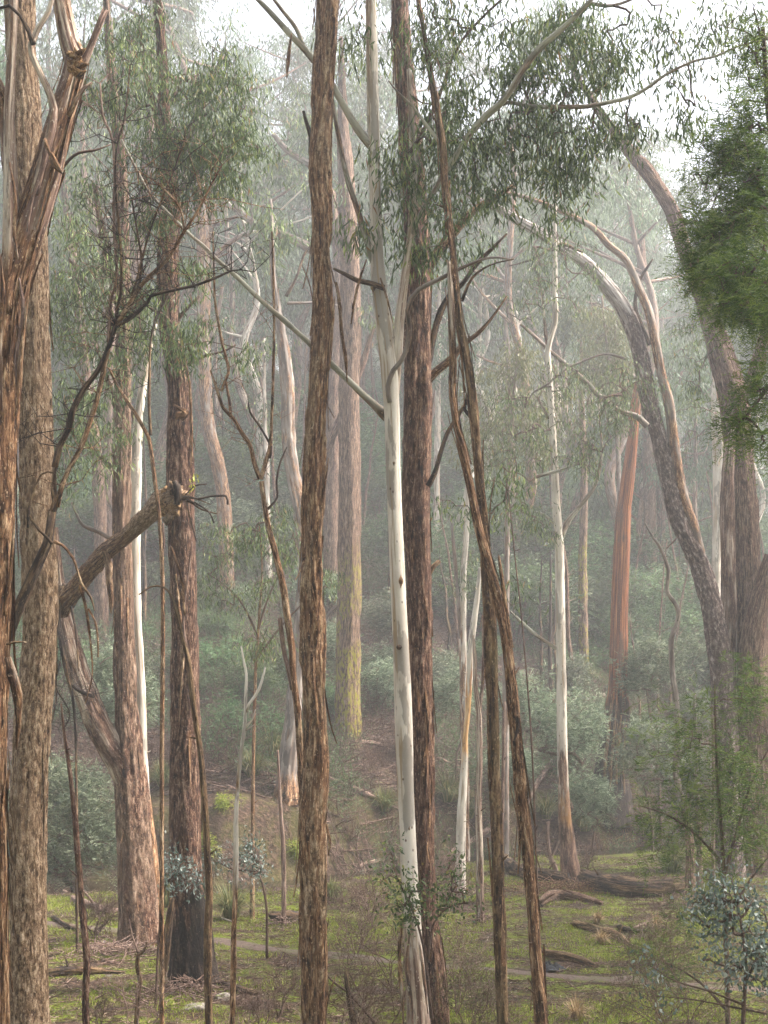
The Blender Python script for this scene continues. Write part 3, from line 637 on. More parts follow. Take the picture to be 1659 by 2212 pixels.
# --- fallen-in sapling with bare dark branches that crosses the left side
def multi(name, label, cat, D, stems, group=None, base=None):
    """a bare shrub or dead sapling: first stem is the trunk, the others its branches"""
    p, r = lift(stems[0][0], D); x, y = p[-1][:2]; root = empty(name, (x, y, min(p[-1][2], gz(x, y)) if base else gz(x, y))); tag(root, label, cat, group)
    for i, s in enumerate(stems):
        pts, mt = s[0], s[1]; kw = s[2] if len(s) > 2 else {}
        b = MB(); limb(b, pts, kw.get('D', D), kw.get('dD', 0), kw.get('n', 12), .06, kw.get('rough', .002), kw.get('lump', .15), wob=kw.get('wob', .02), ground=(i == 0 and kw.get('ground', True)), jag=kw.get('jag', 0))
        if kw.get('twigs'):
            q, _ = lift(pts, D); q, _ = smooth_path(q, np.ones(len(q)), .2); tw = []
            for _k in range(kw['twigs']):
                a = q[random.randint(0, len(q) - 1)]; d = unit(np.array([random.uniform(-1, 1), random.uniform(-.4, .4), random.uniform(-.2, 1)])) * random.uniform(.1, .75)
                m1 = a + d * .35 + R.normal(size=3) * .04; m2 = a + d * .7 + R.normal(size=3) * .06; e = a + d + R.normal(size=3) * .09; tw += [(a, m1, .0055, .0045), (m1, m2, .0045, .0035), (m2, e, .0035, .002)]
                for _j in range(2): tw.append((m2, m2 + (R.normal(size=3) + [0, 0, .4]) * .14, .003, .0018)); tw.append((m1, m1 + (R.normal(size=3) + [0, 0, .4]) * .12, .003, .0018))
            tubes4(b, tw)
        b.build('trunk' if i == 0 else 'branch', [MT[mt]], root)
    return root
multi('dead_sapling', 'bare dark sapling leaning across the tan tree at the left, fanning into thin branches', 'dead tree', 15.0, [
    ([(112, 1106, 17), (104, 1165, 19), (88, 1205, 20), (66, 1252, 22), (45, 1300, 22), (28, 1345, 21), (14, 1390, 19), (2, 1440, 18), (-20, 1540, 18), (-35, 1700, 18)], 'dark', dict(n=20, rough=.006)),
    ([(118, 1010, 10), (116, 1060, 13), (120, 1085, 14), (112, 1110, 16)], 'dark'),
    ([(250, 703, 9), (238, 745, 10), (212, 800, 11), (180, 842, 11), (154, 893, 12), (148, 925, 12), (128, 965, 12), (117, 1010, 13)], 'dark', dict(twigs=20)),
    ([(236, 745, 8), (225, 790, 9), (212, 850, 10), (196, 905, 10), (172, 970, 10), (150, 1010, 10), (133, 1050, 11), (122, 1095, 12)], 'red', dict(twigs=12)),
    ([(548, 588, 2), (520, 583, 3), (500, 585, 4), (462, 602, 5), (420, 617, 5), (375, 627, 6), (325, 640, 7), (318, 655, 7), (285, 685, 8), (250, 705, 9)], 'dark', dict(twigs=20)),
    ([(480, 355, 3), (455, 400, 4), (440, 430, 5), (418, 470, 6), (398, 498, 7), (380, 530, 7), (365, 556, 7), (330, 590, 8), (302, 620, 8), (275, 665, 9), (250, 703, 9)], 'red', dict(twigs=36)),
    ([(398, 498, 4), (388, 450, 4), (345, 400, 3), (300, 370, 2)], 'red', dict(twigs=14)),
    ([(285, 430, 3), (300, 520, 4), (306, 560, 5), (303, 600, 5), (292, 640, 6), (270, 670, 7)], 'dark', dict(twigs=20)),
    ([(215, 180, 3), (222, 250, 4), (242, 300, 4), (248, 380, 5), (246, 450, 5), (250, 540, 6), (253, 600, 6), (240, 650, 7), (235, 740, 8)], 'pink', dict(twigs=24)),
    ([(280, 140, 3), (275, 200, 3), (268, 260, 4), (255, 310, 4), (250, 380, 5), (256, 470, 5), (262, 553, 5), (262, 620, 6), (255, 660, 6), (250, 700, 8)], 'dark', dict(twigs=24)),
    ([(400, 300, 2), (375, 370, 3), (342, 450, 4), (318, 520, 4), (300, 590, 5), (285, 640, 6)], 'dark', dict(twigs=20)),
    ([(240, 312, 2), (205, 325, 4), (172, 330, 4), (150, 345, 5), (130, 372, 5), (115, 400, 6)], 'pink', dict(D=14.2)),
    ([(118, 1022, 3), (90, 1025, 4), (64, 1090, 5), (60, 1140, 5)], 'dark', dict(D=14.8)),
    ([(62, 1115, 4), (85, 1145, 5), (105, 1165, 6), (112, 1175, 8)], 'dark', dict(D=14.8)),
    ([(205, 1320, 3), (196, 1290, 4), (176, 1260, 5), (158, 1205, 5), (135, 1178, 6), (118, 1170, 8)], 'red', dict(D=14.8)),
    ([(186, 1520, 2), (200, 1460, 3), (196, 1390, 4), (186, 1320, 5), (172, 1262, 5)], 'red', dict(D=14.8)),
    ([(212, 1420, 2), (210, 1370, 3), (204, 1340, 3), (190, 1315, 4)], 'red', dict(D=14.8))])
multi('dead_sapling', 'thin brown bare stem that bows up behind the broken log end at the left', 'dead tree', 22.5, [
    ([(470 / 2, 795, 5), (252, 830, 6), (270, 860, 7), (292, 893, 8), (310, 925, 8), (322, 950, 8), (330, 1003, 9), (336, 1050, 9), (345, 1130, 9), (352, 1300, 9), (350, 1600, 9)], 'red', dict(n=10)),
    ([(370, 620, 2), (352, 660, 3), (335, 690, 4), (325, 740, 4), (323, 790, 5), (322, 870, 6), (325, 940, 7)], 'dark', dict(twigs=4))])

# --- left group: hollow-based double trunk
T = gum('double_trunk_tree', 'large tree forking low into an upright trunk and a leaning one with a snapped branch', 30.2,
    [(225, -80, 10), (234, 60, 12), (245, 180, 16), (256, 300, 20), (262, 420, 26), (266, 560, 26), (266, 700, 28), (266, 850, 32), (264, 1000, 34), (262, 1106, 36), (265, 1230, 40), (268, 1356, 42), (272, 1500, 44), (277, 1620, 52), (283, 1700, 66), (288, 1800, 70), (292, 1880, 72), (298, 1960, 78), (303, 2042, 92)],
    'grey', canopy=4, rough=.02, groove=.2, strips=60, n=60, step=.09, flare=1.25, leafL=.14, leafW=.028, per=14, stripmat='red',
    limbs=[([(116, 1140, 16), (122, 1210, 20), (128, 1270, 26), (135, 1320, 32), (147, 1370, 38), (165, 1440, 46), (186, 1500, 50), (210, 1560, 54), (240, 1615, 58), (262, 1655, 56), (284, 1720, 40), (296, 1790, 22)], 'redcream', 'leaning_trunk', dict(n=48, rough=.018, D=29.9, dD=.35)),
           ([(380, 1070, 38, 24.7), (362, 1080, 52, 24.9), (342, 1092, 46, 25.2), (322, 1112, 38, 25.6), (298, 1135, 33, 26), (270, 1160, 31, 26.5), (245, 1180, 32, 27), (220, 1203, 34, 27.4), (195, 1232, 34, 27.9), (170, 1262, 36, 28.4), (148, 1290, 36, 28.9), (134, 1322, 30, 29.3)], 'tan', 'snapped_branch', dict(n=48, rough=.02, jag=.12, mk=[(1000, .1), (1120, .35), (1170, .75), (1300, .95)])),
           ([(240, 620, 5), (215, 660, 6), (205, 720, 6), (225, 800, 8), (250, 880, 10)], 'twig', 'branch'), ([(150, 560, 4), (180, 600, 6), (215, 640, 8), (255, 700, 10)], 'twig', 'branch'),
           ([(120, 900, 4), (150, 930, 5), (190, 960, 7), (240, 1010, 10)], 'twig', 'branch'), ([(205, 400, 10), (215, 470, 12), (232, 545, 16), (240, 600, 14), (262, 680, 14)], 'grey', 'branch'),
           ([(155, 1085, 3), (165, 1110, 5), (180, 1135, 7), (215, 1150, 8), (240, 1165, 9)], 'greys', 'dead_branch', dict(bare=1))],
    clumps=[(200, 560, 85, 70, 96, 28.8), (150, 650, 60, 80, 70, 28.8), (240, 660, 75, 60, 80, 28.8), (180, 740, 60, 60, 41, 28.8), (160, 860, 60, 90, 64, 28.8), (230, 940, 60, 70, 48, 28.8), (150, 1000, 60, 60, 38, 28.8), (215, 820, 60, 60, 28, 28.8), (150, 460, 50, 50, 28, 28.8)])
b = MB()
for k in range(44):
    a = P(372 + random.uniform(-16, 14), 1078 + random.uniform(-28, 34), 24.7); d = np.array([random.uniform(.1, 1), random.uniform(-.5, .2), random.uniform(-.7, .8)]) * random.uniform(.06, .2)
    tube(b, [a - d * .5, a, a + d * .6], [.07, .055, .012], n=8, step=.05, seed=k % 12, lump=.3)
b.build('rotten_end', [MT['rot']], part(T, 'snapped_branch'))
b = MB(); segs = []
for pts in ([(372, 1050, 14), (368, 1045, 16), (374, 1068, 12)], [(378, 1040, 10), (384, 1052, 16), (386, 1070, 18), (384, 1090, 12)], [(352, 1120, 6), (360, 1128, 14), (366, 1112, 14)], [(400, 1070, 3), (420, 1050, 3), (446, 1046, 2)], [(420, 1085, 3), (450, 1105, 3), (462, 1130, 2)], [(385, 1078, 10), (400, 1074, 6), (425, 1078, 4), (455, 1090, 2)], [(395, 1078, 7), (415, 1085, 5), (435, 1100, 3), (470, 1110, 2)], [(425, 1078, 4), (460, 1072, 3), (488, 1072, 2), (492, 1090, 2)], [(400, 1080, 4), (410, 1120, 3), (425, 1170, 2)]):
    limb(b, pts, 24.6, 0, 8, .05, .006, .3, wob=.05)
b.build('dead_twigs', [MT['dark']], part(T, 'snapped_branch'))
b = MB(); tt = np.array([P(395 + random.uniform(-5, 40), 1045 + random.uniform(-25, 20), 24.6) for _ in range(5)]); grow(b, [P(385, 1075, 24.6)], tt, 0); gum_leaves(b, tt, 3, .10, .035, 1, spread=.05, droop=.02); b.build('new_shoots', [MT['twig'], LF['yel']], part(T, 'snapped_branch'))
hanging_strip(T, [(228, 1190, 16), (236, 1220, 18), (238, 1260, 16), (241, 1300, 12), (240, 1325, 4)], 27.0, 'tan'); hanging_strip(T, [(353, 1130, 4), (354, 1170, 5), (353, 1208, 2)], 25.0, 'pink')
multi('charred_branch', 'black charred dead branch with crooked twigs hanging in front of the leaning trunk', 'dead branch', 28.9, [
    ([(134, 1265, 14), (130, 1300, 13), (124, 1340, 13), (133, 1390, 12), (142, 1440, 10), (152, 1485, 8), (160, 1530, 6), (165, 1640, 5)], 'dark', dict(n=10, rough=.006)),
    ([(165, 1275, 4), (148, 1270, 6), (135, 1262, 8)], 'dark'), ([(170, 1450, 3), (165, 1370, 4), (158, 1330, 5), (150, 1290, 5)], 'dark'), ([(205, 1505, 6), (190, 1500, 8), (172, 1492, 9), (158, 1480, 9)], 'dark', dict(twigs=24)),
    ([(112, 1560, 3), (122, 1500, 4), (118, 1440, 4), (124, 1400, 5)], 'dark', dict(twigs=24)), ([(135, 1580, 3), (150, 1540, 3), (120, 1480, 4), (130, 1430, 4)], 'dark', dict(twigs=24))])
gum('white_gum_tree', 'slim chalk-white gum squeezed between the double trunk and the thick reddish trunk', 31.0,
    [(335, 700, 8), (320, 760, 13), (312, 803, 16), (306, 850, 17), (299, 900, 18), (296, 960, 22), (293, 1056, 23), (291, 1156, 23), (292, 1256, 23), (296, 1356, 20), (301, 1440, 20), (305, 1520, 20), (307, 1600, 19), (310, 1690, 22), (316, 1760, 27), (324, 1840, 32), (330, 1930, 36), (334, 2030, 46)],
    'whitebase', mk=[(700, .1), (1690, .05), (1740, .9), (2100, 1)], rough=.005, n=40, limbs=[([(265, 850, 4), (283, 880, 7), (296, 940, 9)], 'greys', 'branch'), ([(340, 640, 4), (336, 680, 6), (334, 705, 8)], 'greys', 'branch')])

# --- thick red trunk with burnt foot; its crown fills the upper left
T = gum('reddish_trunk_tree', 'thick dark red trunk with charred black foot and drooping crown at the upper left', 25.8,
    [(335, -80, 12), (344, 40, 15), (352, 150, 20), (355, 250, 25), (362, 350, 32), (368, 450, 36), (364, 553, 39), (364, 640, 41), (368, 720, 43), (382, 790, 45), (388, 860, 47), (388, 950, 52), (391, 1050, 54), (393, 1106, 52), (396, 1250, 55), (398, 1356, 54), (399, 1456, 56), (401, 1556, 60), (400, 1659, 63), (399, 1759, 64), (401, 1859, 65), (405, 1940, 70), (412, 2020, 86), (420, 2110, 104), (422, 2135, 112)],
    'reddark', mk=[(100, 0), (1860, .0), (1930, .4), (2000, .8), (2140, 1.1)], canopy=4, rough=.018, n=64, step=.07, groove=.12, strips=50, leafL=.13, leafW=.026, per=17,
    limbs=[([(300, 60, 6), (315, 150, 9), (330, 220, 12), (350, 300, 14)], 'red', 'branch'), ([(480, 120, 6), (450, 200, 9), (420, 270, 12), (385, 330, 14), (368, 380, 16)], 'greys', 'branch'),
           ([(560, 330, 4), (520, 340, 6), (470, 350, 8), (420, 380, 10), (375, 430, 12)], 'greys', 'branch'), ([(430, 640, 4), (410, 660, 6), (385, 690, 8), (368, 730, 9)], 'twig', 'branch'), ([(510, 745, 3), (480, 760, 4), (440, 770, 5), (400, 790, 7)], 'twig', 'branch')],
    clumps=[(345, 420, 67, 60, 41, 24.4), (375, 330, 67, 60, 49, 24.2), (300, 470, 56, 50, 21, 24.6), (420, 150, 106, 80, 84, 24.2), (330, 90, 89, 80, 56, 25.8), (470, 230, 84, 80, 75, 24.2), (400, 280, 89, 70, 70, 24.2), (520, 330, 72, 70, 58, 24.2), (440, 360, 78, 60, 56, 24.2), (300, 200, 78, 70, 46, 24.2), (240, 130, 78, 90, 46, 24.2), (240, 40, 89, 50, 31, 25.8),
            (500, 410, 61, 35, 23, 24.2), (400, 590, 47, 36, 23, 24.2), (420, 700, 40, 36, 23, 24.2), (395, 760, 44, 30, 23, 24.2), (325, 740, 44, 40, 23, 24.2), (530, 750, 28, 35, 10, 24.2), (335, 620, 40, 50, 20, 24.2), (300, 330, 67, 50, 23, 24.2), (190, 240, 56, 60, 23, 24.2), (200, 360, 56, 70, 22, 24.2)])
b = MB(); limb(b, [(372, 1940, 8), (366, 1985, 16), (360, 2040, 18), (357, 2080, 12), (354, 2110, 5)], 25.3, 0, 14, .05, .012, .3); b.build('charred_buttress', [MT['dark']], part(T, 'trunk'))
b = MB(); limb(b, [(375, 875, 3), (400, 893, 16), (384, 897, 18), (380, 905, 3)], 25.3, 0, 8, .03, .01, .4); b.build('bark_collar', [MT['red']], part(T, 'trunk'))
hanging_strip(T, [(386, 1560, 3), (395, 1400, 8), (385, 1310, 8), (378, 1240, 4)], 25.2, 'red'); hanging_strip(T, [(402, 790, 4), (410, 840, 6), (414, 960, 7), (412, 1010, 3)], 25.3, 'red')

# --- slim stems, left to right
def stem(label, D, pts, mat, mk=None, limbs=(), name='slender_tree', **k):
    k.setdefault('rough', .004); return gum(name, label, D, pts, mat, mk=mk, n=20, step=.08, limbs=limbs, lump=.14, **k)
gum('slender_tree', 'thin crooked brown stem between the tan tree and the double trunk in the left foreground', 19.0, [(132, 1520, 4), (137, 1570, 6), (144, 1620, 8), (150, 1659, 9), (156, 1710, 10), (162, 1759, 11), (166, 1820, 11), (172, 1884, 12), (176, 1950, 13), (182, 2009, 14), (188, 2080, 15), (184, 2150, 14), (187, 2230, 15)], 'redcream', mk=[(1500, .6), (1700, .3), (1900, 0)], rough=.003, n=20, lump=.14)
stem('thin mossy brown stem standing close in front of the thick red trunk', 21.0, [(300, 1285, 2), (325, 1268, 3), (352, 1268, 4), (372, 1290, 6), (385, 1340, 8), (398, 1390, 9), (408, 1440, 10), (415, 1500, 11), (423, 1560, 12), (432, 1620, 12), (438, 1680, 13), (443, 1760, 14), (449, 1860, 15), (452, 1930, 16), (449, 2010, 17), (449, 2100, 16), (451, 2240, 15)], 'moss',
     limbs=[([(415, 1170, 3), (408, 1230, 4), (400, 1290, 5), (396, 1350, 6), (402, 1400, 8)], 'pink', 'branch', dict(bare=1)), ([(370, 1180, 2), (384, 1220, 3), (396, 1270, 4), (398, 1330, 5)], 'red', 'branch', dict(bare=1))])
stem('bone-white thin forked stem left of the foreground stringybark', 20.0, [(521, 1395, 3), (527, 1430, 4), (532, 1456, 5), (531, 1500, 6), (530, 1531, 6), (529, 1560, 7), (527, 1580, 8), (521, 1620, 8), (517, 1659, 8), (513, 1710, 8), (510, 1759, 9), (509, 1859, 10), (508, 1950, 10), (505, 2009, 11), (504, 2100, 12), (502, 2240, 12)], 'whitebase', [(1380, .15), (1700, .3), (1900, .5), (2000, .8)],
     limbs=[([(573, 1442, 4), (566, 1470, 5), (560, 1488, 6), (550, 1505, 6), (538, 1520, 6), (530, 1540, 6)], 'whitebase', 'branch', dict(mk=[(1400, .2), (1600, .3)])), ([(552, 1532, 2), (545, 1555, 3), (530, 1572, 4)], 'whitebase', 'branch')])
multi('dead_sapling', 'tall bare reddish sapling rising beside the left edge of the foreground stringybark and forking upward', 'dead tree', 20.8, [
    ([(565, 1040, 10), (570, 1080, 10), (578, 1130, 11), (590, 1180, 12), (600, 1220, 13), (612, 1270, 14), (620, 1330, 14), (630, 1400, 14), (633, 1460, 14), (642, 1531, 14), (648, 1600, 14), (652, 1680, 14), (656, 1780, 14), (660, 1900, 14), (664, 2050, 14), (668, 2230, 14)], 'red', dict(n=16, rough=.004)),
    ([(460, 500, 3), (462, 590, 4), (464, 650, 5), (470, 690, 5), (480, 740, 6), (494, 795, 6), (490, 815, 6), (478, 845, 6)], 'red', dict(twigs=12)),
    ([(455, 800, 3), (470, 845, 6), (482, 880, 7), (505, 905, 8), (525, 938, 9), (541, 962, 9), (550, 1000, 10), (562, 1035, 10)], 'red', dict(twigs=12)),
    ([(500, 905, 6), (496, 865, 6), (490, 835, 5), (487, 815, 4)], 'red'),
    ([(587, 500, 3), (589, 560, 4), (592, 690, 5), (590, 780, 6), (588, 850, 6), (586, 900, 6), (583, 960, 8), (573, 1000, 9), (563, 1035, 10)], 'red', dict(twigs=4)),
    ([(535, 855, 2), (540, 890, 4), (560, 920, 4), (585, 965, 5), (582, 990, 5)], 'dark'), ([(620, 965, 2), (605, 1000, 4), (597, 1040, 4), (598, 1075, 4), (578, 1100, 6)], 'dark'),
    ([(604, 1336, 9), (608, 1370, 10), (614, 1410, 10), (624, 1450, 10), (632, 1490, 10)], 'pink', dict(jag=.05))])
multi('dead_sapling', 'thin reddish bare pole right of the small grass tussock, in front of the creek', 'dead tree', 32.6, [([(600, 1620, 4), (603, 1690, 6), (607, 1759, 8), (611, 1810, 9), (613, 1859, 10), (613, 1940, 10), (612, 2002, 12)], 'pink', dict(n=12))])
gum('slender_tree', 'dark strippy stem, the left one of two slim crossing trunks right of the white gum', 19.6, [(900, -40, 6), (912, 50, 8), (922, 110, 9), (938, 200, 10), (948, 260, 11), (955, 310, 11), (960, 380, 12), (967, 450, 12), (978, 540, 13), (984, 620, 15), (992, 690, 16), (1004, 750, 17), (1014, 810, 17), (1022, 880, 18), (1028, 950, 18), (1035, 1030, 19), (1042, 1106, 20), (1050, 1206, 22), (1057, 1306, 23), (1060, 1400, 24), (1061, 1456, 24), (1065, 1560, 24), (1067, 1659, 25), (1074, 1809, 25), (1078, 1959, 24), (1083, 2109, 24), (1086, 2240, 24)],
    'moss', canopy=5, rough=.009, n=32, strips=60, stripmat='red', limbs=[([(840, 175, 3), (860, 200, 4), (890, 228, 5), (915, 262, 6), (950, 308, 8)], 'greenw', 'branch'), ([(1110, 560, 2), (1060, 572, 3), (1020, 600, 5), (998, 650, 7)], 'dark', 'dead_branch', dict(bare=1)), ([(1010, 855, 5), (1004, 885, 6), (1022, 905, 8)], 'dark', 'dead_branch', dict(bare=1))],
    clumps=[(925, 50, 60, 70, 24), (960, 150, 60, 70, 20), (975, 260, 50, 70, 16), (1000, 420, 60, 60, 16)], leafL=.14, leafW=.022)
T = gum('slender_tree', 'leaning reddish stem, the one of the two slim crossing trunks that ends to the right', 19.2, [(969, 570, 6), (973, 620, 10), (976, 680, 12), (978, 740, 12), (979, 800, 12), (978, 860, 12), (986, 920, 13), (1000, 975, 14), (1012, 1030, 15), (1024, 1090, 16), (1034, 1140, 17), (1045, 1180, 18), (1058, 1230, 19), (1072, 1280, 20), (1084, 1330, 19), (1095, 1390, 20), (1103, 1456, 20), (1110, 1530, 24), (1116, 1600, 23), (1122, 1659, 24), (1129, 1730, 23), (1135, 1784, 23), (1145, 1909, 23), (1152, 1980, 23), (1156, 2040, 23), (1162, 2109, 24), (1171, 2240, 25)],
    'peel', mk=[(560, .7), (800, .45), (1000, .1), (2200, .0)], rough=.008, n=32, strips=60, jag=.05, limbs=[([(1078, 1205, 5), (1084, 1245, 8), (1090, 1300, 11), (1097, 1360, 13), (1103, 1400, 14)], 'red', 'branch', dict(jag=.04)), ([(1140, 2112, 3), (1150, 2130, 7), (1160, 2155, 8)], 'dark', 'dead_branch')])
hanging_strip(T, [(1122, 1550, 3), (1118, 1580, 7), (1112, 1600, 4)], 18.9, 'dark')
gum('slender_tree', 'slim white and ochre streaked stem between the stringybark and the two crossing trunks', 38.0, [(1037, 1225, 7), (1033, 1270, 10), (1029, 1306, 12), (1022, 1356, 14), (1016, 1406, 15), (1015, 1450, 14), (1013, 1481, 13), (1010, 1540, 12), (1005, 1590, 12), (1003, 1659, 15), (1000, 1710, 18), (997, 1759, 19), (996, 1820, 20), (994, 1909, 24), (993, 1930, 28)],
    'ochre', mk=[(1200, 0), (1400, .1), (1450, .55), (1600, .9), (1650, .4), (1700, .2)], rough=.003, n=24)
stem('whitish stem with a tuft of leaves, behind the left one of the two crossing trunks', 50.0, [(1009, 1050, 7), (1008, 1136, 12), (1004, 1200, 12), (1001, 1250, 13), (1000, 1330, 14), (1000, 1420, 15), (1002, 1560, 17), (1003, 1700, 20)], 'whitebase', [(1000, .1), (1300, .3), (1500, .6)], clumps=[(1010, 1200, 26, 40, 24), (1000, 1290, 30, 50, 30)], leafL=.18, leafW=.035, per=8,
     limbs=[([(975, 1120, 6), (982, 1200, 8), (988, 1280, 9), (996, 1380, 10)], 'greys', 'second_stem')])
stem('thin grey wandering stem just left of the two crossing trunks, reaching the grass', 33.2, [(1022, 1372, 5), (1026, 1420, 8), (1027, 1481, 10), (1033, 1530, 11), (1035, 1570, 12), (1036, 1659, 13), (1033, 1740, 14), (1036, 1830, 15), (1036, 1900, 16), (1038, 1990, 19)], 'redcream', [(1300, .9), (1700, .7), (2000, .3)],
     limbs=[([(1042, 1330, 4), (1044, 1400, 6), (1043, 1470, 7), (1036, 1540, 8)], 'redcream', 'second_stem')])
stem('thin pale snapped pole between the two crossing trunks', 36.0, [(1090, 1520, 5), (1089, 1570, 6), (1087, 1659, 7), (1085, 1760, 8), (1083, 1930, 9)], 'pink', jag=.06)

# --- pale gum with an orange streaked foot
gum('pale_gum_tree', 'smooth pale gum with dark rough foot and orange streak, before the big fallen log', 40.2,
    [(1200, 400, 7), (1198, 480, 8), (1199, 553, 9), (1198, 620, 10), (1199, 690, 11), (1184, 753, 12), (1186, 800, 13), (1190, 860, 14), (1193, 920, 14), (1196, 978, 15), (1199, 1040, 16), (1202, 1106, 18), (1207, 1160, 19), (1209, 1230, 19), (1210, 1306, 20), (1212, 1406, 20), (1213, 1506, 21), (1214, 1600, 22), (1217, 1700, 23), (1220, 1760, 26), (1226, 1820, 33), (1232, 1880, 42), (1236, 1912, 54)],
    'ochre2', mk=[(400, 0), (1540, .05), (1640, .55), (1760, .6), (1790, 2), (1920, 3)], rough=.006, n=36, leafL=.16, leafW=.03, per=9,
    limbs=[([(1293, 870, 4), (1297, 930, 5), (1300, 975, 6), (1292, 1025, 8), (1277, 1062, 9), (1245, 1103, 10), (1225, 1130, 12), (1210, 1165, 14)], 'greenw', 'branch'),
           ([(1102, 1320, 4), (1118, 1336, 6), (1130, 1346, 6), (1150, 1365, 7), (1170, 1380, 7), (1208, 1404, 9)], 'greenw', 'branch', dict(bare=1)),
           ([(1290, 970, 3), (1265, 988, 4), (1245, 1003, 5), (1220, 1012, 6), (1195, 1020, 7), (1165, 1028, 7), (1150, 1035, 7), (1132, 1052, 7), (1112, 1062, 7), (1085, 1067, 6)], 'greenw', 'branch', dict(D=39.6)),
           ([(1135, 880, 3), (1150, 850, 4), (1175, 835, 5), (1200, 815, 5), (1225, 795, 5), (1260, 780, 4), (1300, 765, 2)], 'greys', 'branch', dict(D=39.7)),
           ([(1170, 640, 4), (1176, 690, 6), (1180, 730, 8), (1186, 760, 9)], 'redcream', 'branch'), ([(1155, 540, 3), (1160, 590, 4), (1172, 640, 5)], 'greys', 'branch'),
           ([(1160, 855, 3), (1172, 880, 6), (1186, 905, 8)], 'greenw', 'branch'), ([(1155, 1105, 3), (1175, 1112, 5), (1202, 1135, 8)], 'greenw', 'branch', dict(bare=1))],
    clumps=[(1375, 830, 50, 50, 40, 41.0), (1330, 800, 50, 50, 30, 41.0), (1190, 540, 80, 50, 54, 39.2), (1150, 640, 70, 60, 54, 39.2), (1240, 620, 50, 60, 36, 39.2), (1150, 950, 70, 60, 61, 39.2), (1260, 900, 60, 70, 72, 39.2), (1290, 980, 50, 60, 46, 39.2), (1150, 1130, 40, 50, 32, 39.2), (1230, 820, 60, 50, 43, 39.2), (1180, 1120, 26, 40, 21, 39.2), (1320, 880, 40, 60, 28, 39.2), (1090, 900, 60, 70, 54, 39.2)])
stem('bent grey dead stake leaning at the left of the pale gum foot', 41.5, [(1184, 1777, 6), (1183, 1800, 7), (1185, 1830, 8), (1190, 1855, 9), (1200, 1880, 12)], 'pink', jag=.05, name='dead_stake')

# --- orange barkless trunk on the far bank
D0 = hitD(1318, 1722)
T = gum('orange_trunk_tree', 'massive barkless orange-red trunk with a burnt dark foot on the far bank', D0,
    [(1385, 800, 9), (1378, 840, 18), (1369, 905, 23), (1385, 800, 9), (1353, 1060, 29), (1347, 1106, 31), (1343, 1190, 34), (1340, 1256, 35), (1338, 1340, 36), (1337, 1406, 38), (1335, 1480, 40), (1333, 1540, 55), (1328, 1600, 63), (1322, 1659, 73), (1318, 1722, 93)],
    'orange', mk=[(600, .24), (1400, .27), (1500, .38), (1540, .62), (1600, .9), (1730, 1.2)], rough=.008, n=48, groove=.22, flare=1.3)
for i in range(7): hanging_strip(T, [(1322 + i * 5, 1500 + i * 11, 4), (1316 + i * 5, 1570 + i * 9, 9), (1308 + i * 6, 1650, 9), (1302 + i * 8, 1715, 3)], D0 - .75, 'dark' if i % 2 else 'red')

# --- right side: arching tree and its thick neighbours
gum('arching_tree', 'dark flaky trunk that bows over in a great arch towards the upper middle', 42.5,
    [(985, 405, 5), (1005, 416, 8), (1045, 436, 11), (1080, 452, 13), (1110, 470, 16), (1155, 497, 19), (1205, 528, 19), (1244, 553, 22), (1280, 583, 25), (1312, 620, 28), (1345, 663, 30), (1368, 713, 32), (1385, 770, 33), (1394, 830, 34), (1408, 890, 34), (1425, 950, 34), (1442, 1028, 34), (1462, 1106, 36), (1484, 1160, 37), (1508, 1210, 40), (1530, 1280, 43), (1548, 1370, 46), (1560, 1456, 50), (1568, 1600, 53), (1572, 1750, 58), (1575, 1890, 67)],
    'arch', mk=[(380, 1.1), (520, .95), (620, .7), (720, .35), (900, .1)], rough=.02, n=52, step=.09, groove=.1,
    limbs=[([(1050, 408, 4), (1110, 420, 6), (1170, 438, 8), (1230, 465, 10), (1280, 492, 12), (1315, 530, 14), (1352, 562, 15), (1378, 618, 17), (1400, 670, 18), (1412, 720, 19), (1428, 803, 20), (1445, 870, 21), (1452, 930, 21), (1462, 1003, 22), (1478, 1080, 23), (1500, 1150, 24), (1518, 1230, 20), (1532, 1300, 12)], 'greyred', 'second_stem', dict(n=24, D=42, dD=.5, mk=[(400, .45), (1300, .6)], rough=.008)),
           ([(1125, 700, 3), (1150, 722, 5), (1185, 755, 7), (1220, 785, 8), (1260, 820, 9), (1300, 860, 10), (1340, 888, 11), (1375, 900, 12), (1398, 920, 14)], 'greys', 'branch', dict(D=41.6, dD=.5, bare=1)),
           ([(1410, 560, 3), (1390, 590, 5), (1378, 620, 6), (1372, 660, 8), (1385, 700, 8), (1404, 745, 9)], 'dark', 'branch', dict(bare=1)),
           ([(1100, 575, 2), (1155, 558, 4), (1210, 528, 5), (1260, 545, 4)], 'dark', 'dead_branch', dict(D=41, bare=1)), ([(1440, 1185, 3), (1470, 1150, 3), (1480, 1100, 4), (1470, 1060, 5)], 'greys', 'dead_branch', dict(bare=1)),
           ([(1230, 790, 3), (1270, 775, 3), (1310, 765, 4), (1350, 775, 5)], 'greys', 'branch', dict(bare=1))])
